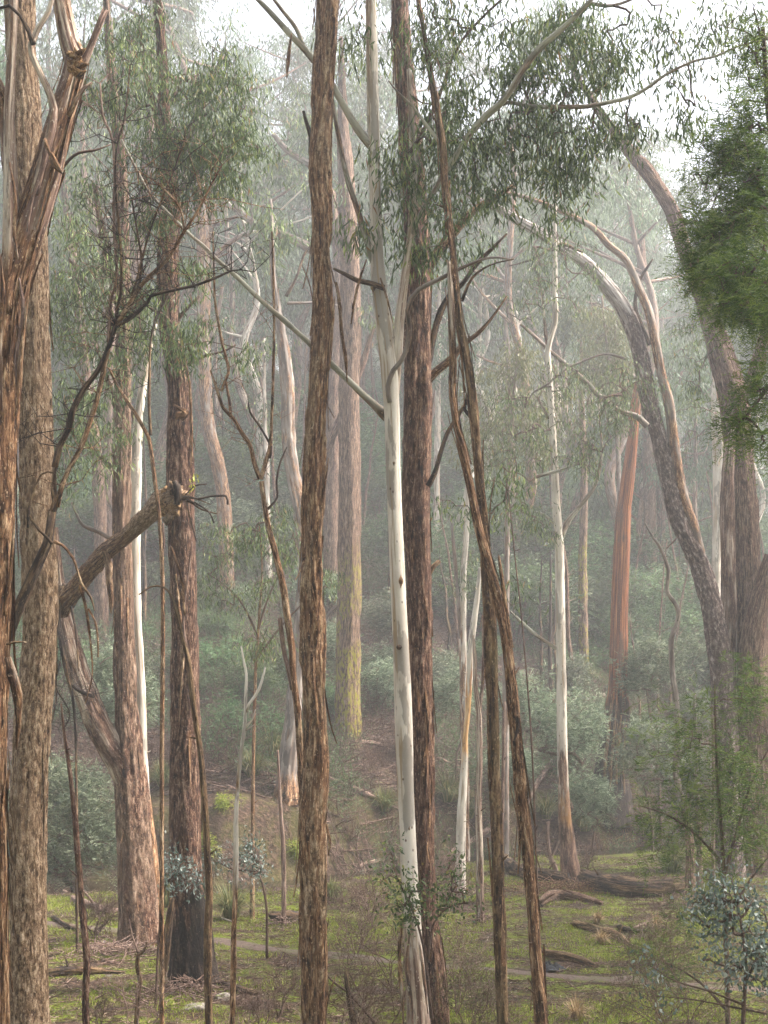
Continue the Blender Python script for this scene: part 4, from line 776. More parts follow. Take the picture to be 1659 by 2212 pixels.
gum('twin_trunk_tree', 'huge greyish double trunk near the right edge whose left limb leans far up and away', 43.5,
    [(1220, 120, 4), (1262, 190, 9), (1305, 255, 15), (1340, 300, 19), (1368, 335, 23), (1400, 375, 27), (1428, 415, 28), (1455, 462, 28), (1476, 530, 28), (1500, 590, 30), (1520, 650, 33), (1540, 710, 42), (1560, 770, 52), (1580, 840, 60), (1592, 920, 62), (1598, 1000, 60), (1604, 1106, 64), (1610, 1250, 68), (1616, 1400, 86), (1620, 1600, 98), (1622, 1750, 108), (1624, 1880, 124)],
    'grey', rough=.024, n=60, step=.09, groove=.16, strips=80, stripmat='pink', leafL=.2, leafW=.04, per=9,
    limbs=[([(1690, 600, 20), (1672, 660, 25), (1655, 720, 28), (1638, 780, 32), (1618, 850, 36)], 'grey', 'branch', dict(n=30)), ([(1665, 1200, 28), (1650, 1260, 38), (1634, 1330, 48), (1625, 1420, 56), (1628, 1520, 60)], 'grey', 'second_stem', dict(n=36, D=42.6)),
           ([(1582, 900, 16), (1574, 1000, 24), (1571, 1106, 29), (1574, 1250, 31), (1575, 1400, 32), (1572, 1550, 40), (1578, 1750, 46)], 'redcream', 'second_stem', dict(n=36, D=43)),
           ([(1480, 640, 6), (1500, 620, 9), (1512, 640, 12)], 'grey', 'branch')],
    clumps=[(1500, 740, 50, 60, 34), (1470, 820, 40, 60, 20), (1640, 560, 40, 70, 20), (1560, 600, 50, 60, 20)])
gum('pale_gum_tree', 'ghostly white and ochre trunk showing behind the huge double trunk at the right', 56.0, [(1540, 640, 6), (1543, 700, 9), (1545, 783, 16), (1548, 850, 24), (1551, 930, 27), (1553, 1003, 27), (1551, 1106, 23), (1548, 1206, 19), (1546, 1330, 18), (1546, 1560, 20)], 'ochre', mk=[(600, .2), (900, .35), (1100, .2), (1300, 0)], rough=.003, n=28, clumps=[(1520, 720, 60, 60, 26), (1480, 900, 60, 70, 34)], leafL=.2, leafW=.04)
gum('slender_tree', 'pale wavy S-shaped stem between the orange trunk and the arching tree', 37.3, [(1393, 1130, 3), (1410, 1160, 5), (1425, 1181, 6), (1437, 1210, 7), (1444, 1235, 8), (1441, 1262, 8), (1443, 1282, 9), (1456, 1300, 10), (1465, 1321, 10), (1463, 1345, 10), (1452, 1375, 11), (1450, 1400, 11), (1453, 1456, 12), (1459, 1500, 12), (1463, 1550, 13), (1462, 1610, 13), (1461, 1670, 14), (1470, 1720, 15), (1482, 1765, 16), (1489, 1809, 17), (1491, 1870, 20), (1492, 1942, 26)],
    'greys', mk=[(1100, .3), (1700, .2), (1850, 1)], rough=.003, n=24, lump=.16)
stem('thin grey trunk close behind the foot of the wavy stem', 39.0, [(1500, 1500, 6), (1502, 1600, 8), (1506, 1700, 10), (1510, 1800, 11), (1511, 1925, 16)], 'greys', [(1400, 0), (1800, .6)])
stem('straight thin pale pole among the feathery shrubs at the right', 36.0, [(1541, 1545, 5), (1540, 1620, 6), (1541, 1700, 7), (1540, 1800, 8), (1542, 1960, 9)], 'pink')

# --- further trees one can tell apart
def far(label, px, py_base, trunk, mat, D=None, **k):
    d = D or hitD(px, py_base); a_, b_ = trunk[0], trunk[1]; trunk = [(a_[0] + (a_[0] - b_[0]) * .6, a_[1] - 170, a_[2] * .25), (a_[0] + (a_[0] - b_[0]) * .35, a_[1] - 80, a_[2] * .65)] + list(trunk)
    k['clumps'] = list(k.get('clumps', ())) + [(a_[0], a_[1] - 60, 60, 60, 26), (a_[0] + 20, a_[1] - 130, 55, 45, 22)]; k.setdefault('leafL', .28); k.setdefault('leafW', .055)
    return gum(k.pop('name', 'gum_tree'), label, d, trunk, mat, rough=k.pop('rough', .02), n=k.pop('n', 32), step=.2, **k)
far('broad trunk dusted with yellow lichen behind the foreground stringybark', 750, 1600, [(740, 250, 20), (745, 350, 30), (750, 450, 36), (756, 553, 38), (757, 650, 42), (756, 753, 44), (754, 853, 43), (755, 953, 45), (755, 1106, 47), (755, 1256, 48), (752, 1356, 49), (751, 1456, 49), (750, 1600, 54)], 'lich', mk=[(1150, 0), (1280, 1), (1600, 1)], groove=.14, strips=70, n=44, stripmat='pink',
    limbs=[([(700, 1350, 7), (712, 1325, 7), (735, 1305, 8), (755, 1298, 10)], 'greys', 'branch', dict(bare=1)), ([(820, 680, 5), (800, 730, 8), (785, 780, 12), (765, 830, 16)], 'grey', 'branch'), ([(700, 1000, 14), (715, 950, 15), (735, 905, 17), (755, 860, 20)], 'grey', 'branch')],
    clumps=[(690, 430, 60, 60, 20), (800, 700, 50, 50, 14)], leafL=.26, leafW=.05)
T = far('slim trunk streaked bright yellow with lichen left of the orange trunk', 1264, 1460, [(1258, 900, 11), (1262, 1000, 14), (1261, 1106, 16), (1259, 1200, 17), (1259, 1300, 18), (1260, 1380, 20), (1264, 1462, 22)], 'lich', mk=[(1100, 0), (1200, 1), (1500, 1)], n=24)
far('pale curving trunk with a fluted white foot seen left of the foreground stringybark', 618, 1722, [(590, 600, 10), (598, 660, 15), (606, 710, 19), (615, 780, 25), (622, 853, 28), (622, 920, 28), (627, 990, 28), (638, 1053, 28), (648, 1106, 28), (656, 1200, 28), (654, 1300, 28), (648, 1380, 28), (641, 1456, 30), (633, 1540, 34), (624, 1620, 38), (619, 1670, 40), (618, 1722, 58)], 'greyred', mk=[(500, .35), (1100, .45), (1350, .4), (1450, .2), (1650, .3), (1730, .8)], groove=.3, n=40,
    limbs=[([(690, 520, 4), (660, 545, 5), (640, 600, 5), (618, 640, 7)], 'dark', 'dead_branch', dict(bare=1)), ([(730, 660, 3), (680, 655, 4), (620, 655, 6)], 'greys', 'branch', dict(bare=1))])
far('misty pale kinked trunk between the thick red trunk and the tall bare sapling', 490, 1330, [(425, 330, 18), (432, 430, 24), (440, 553, 28), (440, 650, 28), (441, 740, 27), (442, 800, 25), (446, 870, 25), (453, 935, 27), (466, 985, 28), (478, 1040, 28), (485, 1106, 30), (490, 1240, 30), (492, 1330, 34)], 'greyred', mk=[(300, .55), (1200, .6)], n=32,
    limbs=[([(545, 500, 8), (520, 510, 10), (490, 530, 12), (465, 556, 14), (448, 600, 18)], 'greys', 'branch'), ([(480, 620, 6), (470, 680, 9), (455, 730, 12)], 'greys', 'branch')], clumps=[(520, 430, 60, 60, 24), (400, 330, 70, 60, 26)], leafL=.3, leafW=.06)
far('faint pale tree with a long sloping limb in the mist left of the foreground stringybark', 720, 1350, [(690, 380, 12), (715, 420, 18), (722, 480, 22), (735, 560, 26), (728, 700, 30), (722, 850, 32), (718, 1000, 34), (716, 1200, 36), (716, 1370, 44)], 'grey', mk=None, n=28,
    limbs=[([(500, 425, 9), (515, 455, 12), (545, 480, 14), (580, 495, 15), (620, 512, 17), (665, 535, 20), (705, 570, 22), (725, 620, 24)], 'greys', 'branch'), ([(440, 435, 4), (475, 437, 6), (510, 455, 9)], 'greys', 'branch'), ([(590, 290, 8), (620, 325, 12), (660, 350, 14), (700, 375, 16)], 'greys', 'branch')],
    clumps=[(600, 400, 70, 50, 26), (560, 600, 60, 50, 22), (650, 250, 80, 60, 30)], leafL=.32, leafW=.06)
for lab, pb, mat, pts, w_ in (
    ('pinkish grey trunk in the mist just left of the upright trunk of the double tree', (186, 1380), 'grey', [(150, 500, 16), (180, 760, 20), (192, 860, 22), (205, 960, 24), (215, 1080, 26), (220, 1380, 30)], 0),
    ('pale broken trunk leaning in the mist below the left canopy', (205, 1300), 'pink', [(182, 395, 12), (192, 440, 18), (205, 480, 20), (220, 520, 22), (232, 600, 24), (238, 760, 26), (236, 1000, 28), (234, 1300, 32)], 0),
    ('tall straight reddish trunk in the mist right of the red-footed tree', (330, 1330), 'grey', [(325, 240, 16), (320, 330, 20), (310, 450, 24), (290, 560, 30), (276, 700, 32), (262, 900, 34), (262, 1330, 36)], 0),
    ('dark straight trunk immediately right of the orange trunk', (1408, 1400), 'grey', [(1380, 440, 14), (1386, 560, 18), (1392, 700, 20), (1398, 860, 22), (1402, 1000, 26), (1404, 1106, 26), (1404, 1240, 28), (1406, 1400, 32)], 0),
    ('second dark trunk right of the orange trunk, nearer the arching tree', (1430, 1395), 'grey', [(1420, 900, 14), (1424, 1000, 16), (1428, 1106, 17), (1426, 1240, 18), (1424, 1395, 22)], 0),
    ('pale thin trunk in shade between the arching tree and the wavy stem', (1490, 1385), 'greys', [(1484, 1100, 8), (1488, 1200, 10), (1491, 1290, 12), (1491, 1385, 14)], 0),
    ('pale slim trunk seen in the gap between the two crossing trunks and the pale gum', (1118, 1330), 'greys', [(1085, 640, 8), (1096, 760, 11), (1103, 900, 13), (1108, 1106, 15), (1112, 1330, 18)], 0),
    ('narrow whitish trunk in the mist right of the white gum', (945, 1300), 'white', [(948, 700, 8), (946, 850, 10), (944, 1000, 12), (943, 1300, 14)], 0),
    ('whitish distant trunk between the bare sapling and the pale curving trunk', (580, 1250), 'white', [(572, 900, 8), (575, 1000, 11), (578, 1120, 12), (580, 1250, 14)], 0),
    ('small white trunk far back between the left tan tree and the double tree', (204, 1180), 'white', [(203, 940, 8), (204, 1040, 10), (205, 1120, 11), (206, 1180, 12)], 0)):
    far(lab, pb[0], pb[1], pts, mat, n=20, clumps=[(pts[0][0] + 10, pts[0][1] + 20, 55, 45, 16), (pts[0][0] - 20, pts[0][1] + 90, 40, 40, 10)], leafL=.3, leafW=.06)

# --- olive-green crowned trees in the middle distance
for lab, D, trunk, cl in (
    ('bushy olive-green crowned tree left of the arching trunk', 60, [(1300, 640, 4), (1312, 760, 6), (1330, 900, 8), (1338, 1100, 10), (1340, 1500, 12)], [(1290, 730, 90, 70, 80), (1260, 800, 80, 60, 60), (1350, 790, 60, 70, 50), (1300, 690, 60, 40, 30), (1330, 870, 60, 50, 30)]),
    ('low olive-green crowned tree behind the crossing trunks', 50, [(1120, 760, 5), (1110, 850, 8), (1100, 1000, 10), (1095, 1200, 12), (1092, 1560, 15)], [(1120, 800, 80, 50, 56), (1070, 880, 70, 60, 54), (1180, 870, 60, 50, 40), (1050, 960, 50, 50, 30), (1130, 960, 60, 50, 36)])):
    gum('olive_crown_tree', lab, D, trunk, 'greys', rough=.003, n=16, step=.25, clumps=cl, leafL=.19, leafW=.042, per=30, spread=.34, leaf='olive')
gum('leafy_sapling', 'young gum with a loose droopy crown between the thick red trunk and the foreground stringybark', 33.5,
    [(560, 1130, 3), (566, 1230, 4), (560, 1330, 5), (552, 1450, 6), (548, 1600, 7), (546, 1750, 8), (545, 1900, 9)], 'red', rough=.002, n=12,
    limbs=[([(450, 1240, 2), (480, 1260, 3), (520, 1300, 4), (556, 1370, 5)], 'twig', 'branch'), ([(640, 1180, 2), (610, 1230, 3), (580, 1290, 4), (558, 1360, 5)], 'twig', 'branch'), ([(700, 1280, 2), (660, 1300, 3), (610, 1350, 4), (556, 1420, 5)], 'twig', 'branch')],
    clumps=[(490, 1180, 65, 50, 50), (560, 1160, 60, 45, 40), (620, 1200, 50, 50, 34), (480, 1260, 55, 50, 36), (560, 1280, 60, 60, 44), (540, 1370, 50, 45, 28), (590, 1390, 40, 40, 18), (715, 1260, 35, 45, 20), (460, 1140, 40, 30, 16), (600, 1110, 50, 25, 16)], leafL=.14, leafW=.026, per=12)
gum('leafy_sapling', 'young gum with fresh green leaves just right of the two crossing trunks', 25.0, [(1088, 1010, 2), (1100, 1080, 2.5), (1112, 1200, 3), (1128, 1350, 3), (1148, 1600, 4), (1160, 1900, 4), (1170, 2150, 5)], 'twig', rough=.001, n=10,
    clumps=[(1085, 1040, 45, 40, 26), (1060, 1100, 35, 30, 14), (1120, 1100, 30, 50, 16), (960, 1090, 30, 26, 10), (1115, 1280, 25, 35, 9), (1015, 1110, 30, 20, 8)], leafL=.12, leafW=.028, per=9)

# ---------------------------------------------------------------- feathery wattles and bushes
def bush(name, label, D, base, clumps, leaf, per, L, W, spread=.16, stems=(), twig='twig', cat='shrub', group=None, round_=False, r0=.0035, up=.15, lw_=.3, fw=.006, fq=1.5, hl=.5):
    """base = (px, py) of the foot or a 3D point; stems are drawn; clumps of foliage are joined to them by twigs"""
    b3 = P(base[0], base[1], D) if len(base) == 2 else np.array(base)
    z = gz(b3[0], b3[1]); root = empty(name, (b3[0], b3[1], z)); tag(root, label, cat, group)
    nodes = [np.array([[b3[0], b3[1], z + .05]])]
    for s in stems:
        b = MB(); q = limb(b, s, D, 0, 8, .1, .002, .15, wob=.05); b.build('stem', [MT[twig]], root); nodes.append(q[::3])
    mb = MB(); TT = []
    for i, c in enumerate(clumps):
        d = c[5] if len(c) > 5 else D; k = d / F; TT.append(ellipsoid_pts(P(c[0], c[1], d), (c[2] * k, min(c[2], c[3]) * k, c[3] * k), c[4], i + int(base[0]) % 7, freq=fq, hole=hl))
    T = np.vstack(TT); nodes = np.vstack(nodes if len(nodes) == 1 else nodes[1:]); grow(mb, nodes, T, 0, r0=r0, minr=.0025 * D / 20)
    if round_:
        c = np.repeat(T, per, 0); off = R.normal(size=(len(c), 3)) * spread; off[:, 2] *= 1.6; leaves(mb, c + off, R.normal(size=(len(c), 3)) + [0, 0, -.9], L * R.uniform(.6, 1.2, len(c)), W * R.uniform(.7, 1.2, len(c)), 1, bend=.15)
    elif W > 0: fronds(mb, T, per, L, 1, spread, K=W, up=up, lw=lw_, w=fw)
    else: fern_leaves(mb, T, per, L, -W, 1, spread, up)
    mb.build('foliage', [MT[twig], LF[leaf]], root); return root

bush('wattle_tree', 'bright green feathery wattle hanging into the upper right corner', 16.0, (1790, 2000), [
    (1640, 150, 50, 70, 55), (1620, 240, 50, 70, 75), (1585, 320, 60, 60, 90), (1640, 330, 50, 80, 85), (1570, 410, 85, 60, 140), (1520, 470, 50, 60, 60), (1610, 480, 70, 80, 130), (1550, 545, 75, 60, 130),
    (1505, 560, 40, 40, 40), (1640, 600, 45, 80, 75), (1570, 630, 60, 50, 75), (1650, 60, 30, 60, 20), (1502, 400, 30, 26, 12), (1490, 345, 16, 16, 4)], 'wattle', 4, .26, 7, spread=.07, r0=.003, fw=.013, fq=1.0, hl=.60, lw_=.24, up=-.05, cat='tree',
    stems=[[(1760, 1400, 30), (1740, 900, 24), (1700, 560, 18), (1665, 300, 14), (1645, 60, 9)], [(1708, 600, 9), (1650, 520, 7), (1590, 480, 5), (1530, 470, 4)], [(1690, 420, 8), (1630, 380, 6), (1570, 370, 4)], [(1715, 640, 8), (1650, 640, 6), (1580, 620, 4)]])
bush('wattle_branch', 'darker green wattle sprays dangling below the bright wattle at the right edge', 14.5, (1800, 2100), [
    (1590, 670, 50, 50, 54), (1640, 700, 40, 60, 54), (1565, 620, 40, 50, 36), (1640, 820, 34, 50, 48), (1620, 900, 40, 40, 48), (1655, 940, 20, 40, 18), (1655, 500, 20, 80, 24), (1600, 580, 40, 30, 30)], 'wattled', 4, .26, 7, spread=.07, r0=.003, fw=.013, fq=1.0, hl=.58, lw_=.24, up=-.1, cat='branch',
    stems=[[(1770, 500, 14), (1720, 570, 9), (1670, 600, 6), (1600, 650, 4)], [(1770, 760, 12), (1700, 800, 8), (1650, 850, 5), (1610, 900, 3)]])
bush('wattle_sapling', 'feathery dark green wattle sapling in front of the huge double trunk, lower right', 22.0, (1560, 2230), [
    (1500, 1540, 60, 60, 18), (1570, 1500, 70, 60, 21), (1450, 1620, 60, 60, 18), (1520, 1640, 70, 60, 27), (1600, 1620, 60, 70, 27), (1400, 1740, 50, 40, 12), (1470, 1740, 70, 60, 27), (1560, 1740, 80, 70, 36), (1640, 1720, 40, 80, 18),
    (1430, 1840, 50, 40, 12), (1510, 1850, 70, 60, 27), (1600, 1850, 70, 60, 30), (1640, 1560, 40, 70, 14), (1560, 1930, 70, 40, 18), (1440, 1540, 40, 40, 4), (1620, 1450, 50, 50, 9), (1480, 1980, 60, 50, 12), (1400, 2060, 60, 50, 12), (1480, 2100, 80, 50, 12), (1600, 2020, 50, 60, 12)], 'wattled', 6, .30, 7, spread=.09, r0=.002, fw=.016, fq=1.0, hl=.56, lw_=.24,
    stems=[[(1543, 1480, 3), (1546, 1600, 5), (1552, 1720, 7), (1560, 1850, 8), (1566, 1980, 10), (1572, 2230, 12)], [(1380, 1740, 2), (1440, 1760, 4), (1500, 1800, 5), (1556, 1860, 7)], [(1659, 1620, 3), (1620, 1700, 5), (1590, 1800, 6), (1563, 1900, 7)], [(1659, 1850, 3), (1620, 1900, 5), (1568, 1990, 7)], [(1370, 2060, 2), (1440, 2080, 4), (1510, 2120, 5), (1570, 2180, 8)]])
bush('gum_sapling', 'young gum with round silvery blue leaves at the lower right edge', 16.0, (1600, 2400), [
    (1560, 1930, 55, 40, 34), (1610, 1960, 50, 50, 44), (1640, 2030, 34, 60, 34), (1560, 2010, 50, 40, 24), (1600, 2060, 50, 40, 30), (1540, 1970, 30, 30, 14), (1648, 2110, 24, 50, 20), (1407, 2092, 18, 14, 5), (1420, 2150, 22, 12, 5), (1540, 2085, 24, 20, 6), (1500, 1985, 20, 16, 7), (1452, 2190, 20, 14, 3)], 'blue', 8, .062, .036, spread=.08, round_=True,
    stems=[[(1575, 1890, 3), (1590, 1950, 4), (1605, 2020, 5), (1612, 2100, 6), (1606, 2230, 8)], [(1400, 2085, 2), (1460, 2120, 3), (1530, 2140, 4), (1608, 2170, 6)], [(1420, 2152, 2), (1500, 2160, 3), (1580, 2175, 4), (1659, 2190, 5)], [(1659, 2000, 3), (1640, 2060, 4), (1612, 2120, 5)]])
bush('gum_sapling', 'spray of small blue-grey leaves crossing the foot of the thick red trunk', 24.0, (330, 2260), [(390, 1880, 26, 24, 26), (415, 1900, 28, 18, 16), (370, 1905, 18, 16, 10), (440, 1885, 20, 14, 5)], 'blue', 9, .07, .034, spread=.09, round_=True, stems=[[(440, 1880, 3), (400, 1895, 4), (360, 1905, 4), (345, 1990, 5), (335, 2200, 6)]])
bush('gum_sapling', 'spray of small blue-grey leaves right of the bone-white thin stem', 25.5, (575, 2100), [(540, 1850, 30, 26, 22), (560, 1880, 40, 20, 16), (490, 1865, 30, 24, 14), (535, 1825, 20, 16, 7), (465, 1860, 20, 20, 8)], 'blue', 9, .07, .034, spread=.1, round_=True, stems=[[(470, 1862, 3), (510, 1880, 3), (555, 1885, 4), (575, 1960, 5), (578, 2070, 6)]])
bush('gum_sapling', 'leafy low gum shoots wrapped round the foot of the white gum', 19.6, (935, 2240), [(855, 1900, 34, 30, 13), (880, 1940, 40, 30, 18), (905, 1900, 30, 34, 14), (930, 1950, 40, 30, 14), (960, 1900, 40, 30, 9), (985, 1940, 40, 24, 9), (890, 1985, 24, 22, 9), (840, 1845, 22, 24, 6), (830, 1945, 20, 20, 4), (965, 1860, 26, 20, 5), (1010, 1960, 24, 20, 5)], 'gum', 8, .075, .036, spread=.1, round_=True,
     stems=[[(845, 1840, 2), (860, 1900, 3), (890, 1960, 4), (915, 2040, 5), (935, 2200, 7)], [(1010, 1950, 2), (970, 1960, 3), (935, 2000, 4), (922, 2080, 5)]])

for lab, px, py, cl, leaf, D in (
    ('wide blue-green wattle bush spreading between the crossing trunks and the pale gum', 1180, 1700, [(1180, 1500, 90, 36, 60), (1230, 1560, 80, 50, 80), (1120, 1530, 60, 36, 40), (1200, 1610, 60, 40, 40), (1280, 1600, 40, 40, 30), (1130, 1490, 60, 26, 26)], 'silver', 52),
    ('small blue-green wattle bush just right of the white gum', 985, 1640, [(980, 1480, 46, 30, 40), (965, 1510, 30, 26, 20), (1005, 1500, 30, 30, 18)], 'silver', 53),
    ('pale green wattle bush behind the wavy stem', 1430, 1600, [(1430, 1400, 70, 26, 40), (1390, 1440, 60, 34, 46), (1470, 1430, 50, 36, 40), (1430, 1470, 80, 30, 46), (1380, 1475, 40, 26, 20), (1500, 1390, 40, 26, 20)], 'silver', 55),
    ('low pale green wattle bush right of the orange trunk foot', 1410, 1760, [(1405, 1580, 50, 34, 40), (1440, 1620, 60, 36, 44), (1380, 1640, 46, 30, 30), (1420, 1670, 60, 26, 26)], 'silver', 50),
    ('grey-green wattle bush hanging over the creek left of the tussocks on the bank', 1268, 1780, [(1262, 1700, 36, 30, 40), (1285, 1735, 36, 30, 30), (1240, 1690, 26, 26, 16)], 'silver', 50),
    ('pale silvery wattle behind the fork of the double trunk tree', 225, 1650, [(225, 1430, 32, 40, 46), (215, 1490, 40, 40, 50), (250, 1470, 36, 50, 40), (235, 1550, 40, 40, 40), (320, 1520, 22, 60, 30), (200, 1540, 30, 30, 20)], 'silver', 45),
    ('large soft grey-green wattle between the tan tree and the double trunk tree', 170, 1900, [(150, 1720, 60, 50, 80), (200, 1760, 50, 60, 80), (150, 1800, 60, 60, 90), (220, 1830, 44, 50, 60), (120, 1870, 30, 40, 40), (190, 1680, 40, 36, 40), (10, 1800, 22, 120, 60), (130, 1660, 30, 30, 20)], 'silver', 40),
    ('green leafy shrub behind the small grass tussock, left of the bone-white stem', 480, 1760, [(480, 1560, 40, 40, 34), (520, 1600, 50, 40, 34), (460, 1620, 40, 40, 30), (590, 1560, 30, 40, 20), (560, 1640, 50, 30, 26)], 'under', 49),
    ('dense bushy shrub on the bank behind the tan tree', 40, 1700, [(20, 1350, 40, 40, 40), (30, 1440, 40, 40, 30)], 'under', 55)):
    bush('wattle_bush', lab, D, (px, py), cl, leaf, 11 if leaf == 'silver' else 10, .32, 5, spread=.14, twig='twig', r0=.004, lw_=.30, fw=.028, up=.25, hl=.56, fq=1.2)

# leafy shrubs low in the clearing, yellow-green
for lab, px, py, s in (('tuft of yellow-green new growth behind the thick red trunk', 450, 1835, .35), ('small yellow-green fern clump on the bank above the creek', 492, 1745, .28), ('bright green fern clump beside the foreground stringybark', 640, 1850, .25)):
    g = G(px, py); k = F / g[1]
    bush('fern_clump', lab, g[1], (g[0], g[1], g[2]), [(px, py - s * k * .7, s * k, s * k * .7, 26)], 'grass', 16, .14, 5, spread=.1, cat='plant', fw=.02)

# ---------------------------------------------------------------- grass tussocks
def tussock(label, px, py, h, n=420, mat='tuss', name='grass_tussock', group=None):
    g = G(px, py); root = MB(); N = n
    a = R.uniform(0, 2 * math.pi, N); h *= 1.25; ln = h * R.uniform(.6, 1.25, N); lean = R.uniform(.15, 1.0, N) ** .8; w_ = .016 * (g[1] / 40) ** .5
    base = g + np.stack([np.cos(a), np.sin(a), 0 * a], -1) * (R.uniform(0, .16, N) * h)[:, None]; out = np.stack([np.cos(a), np.sin(a), 0 * a], -1); side = np.stack([-np.sin(a), np.cos(a), 0 * a], -1)
    V = []
    for t in (0, .35, .7, 1.):
        c = base + out * (ln * lean * t ** 1.6)[:, None] + np.array([0, 0, 1.]) * (ln * (t * (1.15 - .25 * lean) - .75 * lean * t ** 3))[:, None]
        V += [c - side * w_ * (1.05 - t), c + side * w_ * (1.05 - t)]
    V = np.stack(V, 1); b = np.arange(N)[:, None] * 8; Q = np.concatenate([np.concatenate([b + 2 * i, b + 2 * i + 1, b + 2 * i + 3, b + 2 * i + 2], 1) for i in range(3)])
    root.add(V.reshape(-1, 3), Q, 0, None, None, np.repeat(R.random(N), 8), smooth=False)
    o = root.build(name, [LF[mat]], None, loc=g); tag(o, label, 'grass tussock', group)
for lab, px, py, h in (
    ('grassy tussock behind the bone-white stem, beside the thick red trunk', 498, 1985, .85), ('grass tussock between the double trunk tree and the thick red trunk', 356, 1960, .8), ('small grass tussock hugging the right side of the foreground stringybark', 715, 1950, .6),
    ('big spiky tussock on the creek bank above the end of the fallen log', 1412, 1815, 1.0), ('drooping tussock behind the right end of the fallen log', 1452, 1890, 1.0), ('dark tussock overhanging the creek right of the pale gum', 1262, 1800, 1.0), ('tussock overhanging the bank just left of the pale gum', 1180, 1770, .9),
    ('tussock on the bank between the ochre stem and the crossing trunks', 1012, 1770, .9), ('large tussock on the bank right of the brown stringybark', 965, 1735, 1.0), ('tussock on the bank between the two crossing trunks', 1098, 1740, 1.0), ('tussock on the slope right of the thick red trunk', 352, 1700, .8),
    ('dim tussock on the slope left of the foreground stringybark', 590, 1640, 1.1), ('second dim tussock on the slope, nearer the bone-white stem', 545, 1680, .9), ('tussock above the wattle bush on the slope right of the lichen-streaked trunk', 1335, 1500, 1.0), ('straw tussock at the foot of the lichen-streaked slim trunk', 1266, 1480, 1.0), ('lone tussock on the slope right of the white gum', 830, 1760, .8)):
    tussock(lab, px, py, h)
for lab, px, py, h in (('straw-coloured dry grass clump by the right end of the log', 1418, 2010, .38), ('dry russet grass clump in the middle of the clearing', 1290, 1995, .26), ('straw grass clump at the bottom edge right of the crossing trunks', 1245, 2205, .36), ('dry grass clump on the clearing below the mossy fallen branch', 1300, 2040, .3)):
    tussock(lab, px, py, h, 170, 'straw', 'dry_grass_clump')

# ---------------------------------------------------------------- fallen logs, branches, rocks
def log(name, label, pts, mat, n=20, lift_=.35, rough=.02, cat='log', subs=(), group=None, jag=.1, lump=.2):
    """pts: (px, py of the place on the ground under it, diameter in metres)"""
    q = [G(a, b) for a, b, c in pts]; r = [c / 2 for a, b, c in pts]; p = np.array([v + [0, 0, rr * (2 * lift_ + .3)] for v, rr in zip(q, r)])
    root = empty(name, q[0]); tag(root, label, cat, group); mb = MB(); SEED[0] += 1
    tube(mb, p, r, n=n, step=.1, rough=rough, lump=lump, seed=SEED[0] % 13, jag=jag, groove=.15, wob=.06); mb.build('log_body' if cat == 'log' else 'stick', [MT[mat]], root)
    for s in subs:
        b = MB(); a = p[s[0]]; e = np.array(s[1]); tube(b, [a, a + e * .5 + [0, 0, .03], a + e], [s[2], s[2] * .7, s[2] * .3], n=8, step=.08, rough=.004, seed=3, lump=.2); b.build('branch', [MT[mat]], root)
    return root
log('fallen_log', 'long dark fallen log lying right of the pale gum foot', [(1255, 1905, .34), (1300, 1925, .46), (1360, 1938, .46), (1420, 1938, .42), (1482, 1925, .40)], 'dark', 32, rough=.03, subs=[(1, (-.3, -.1, .5), .03), (3, (.3, .2, .35), .04)])
log('fallen_log', 'dark mossy log lying left of the pale gum foot, behind the crossing trunks', [(1085, 1870, .34), (1130, 1896, .36), (1180, 1904, .34), (1225, 1912, .28)], 'dark', 28, rough=.03, subs=[(2, (.2, -.2, .4), .03)])
log('fallen_log', 'thin knobbly grey log in front of the pale gum', [(1165, 1960, .18), (1195, 1945, .24), (1250, 1948, .20), (1300, 1955, .10)], 'grey', 20, subs=[(0, (.4, 0, .25), .05), (2, (-.4, 0, .2), .03)])
log('fallen_branch', 'mossy crooked fallen branch on the grass in the middle of the clearing', [(1238, 2003, .17), (1275, 2010, .15), (1310, 2022, .15), (1335, 2030, .12), (1365, 2048, .09), (1395, 2062, .06)], 'moss', 16, cat='fallen branch', subs=[(3, (.12, .05, .25), .03)])
log('fallen_branch', 'short dark fallen branch on the grass right of the crooked one', [(1340, 2010, .10), (1370, 2016, .12), (1412, 2018, .06)], 'dark', 12, cat='fallen branch')
log('fallen_branch', 'pale dry stick on the grass right of the middle of the clearing', [(1368, 2008, .04), (1412, 1992, .03)], 'pink', 8, cat='fallen branch')
log('fallen_branch', 'mossy half-buried branch just above the path right of the crossing trunks', [(1175, 2068, .16), (1215, 2076, .18), (1255, 2082, .14), (1290, 2092, .08)], 'moss', 14, cat='fallen branch')
log('fallen_branch', 'dark fallen limb lying across the grass behind the thin crooked stem', [(95, 2112, .10), (150, 2108, .16), (200, 2106, .13), (270, 2104, .05)], 'dark', 14, cat='fallen branch', subs=[(1, (-.1, 0, .3), .03)])
log('fallen_branch', 'thick dark root-like branch right of the burnt foot of the thick red trunk', [(470, 2132, .14), (500, 2138, .10), (535, 2148, .09), (565, 2150, .05)], 'dark', 14, cat='fallen branch')
log('fallen_branch', 'broken reddish limb on the ground between the tan tree and the double trunk tree', [(100, 1895, .10), (130, 1925, .13), (165, 1952, .15), (205, 1965, .15), (235, 1975, .15), (262, 1972, .10)], 'pink', 14, cat='fallen branch', subs=[(1, (.5, 0, .4), .03), (3, (-.3, -.3, .5), .04), (4, (.3, 0, .3), .03)])
log('fallen_branch', 'dark bent branch lying in front of the double trunk tree', [(115, 1985, .08), (145, 2005, .09), (170, 2012, .05)], 'dark', 10, cat='fallen branch')
log('fallen_branch', 'grey fallen log jutting from behind the foreground stringybark', [(700, 1468, .30), (740, 1458, .34), (785, 1446, .20)], 'dark', 16, cat='fallen branch')
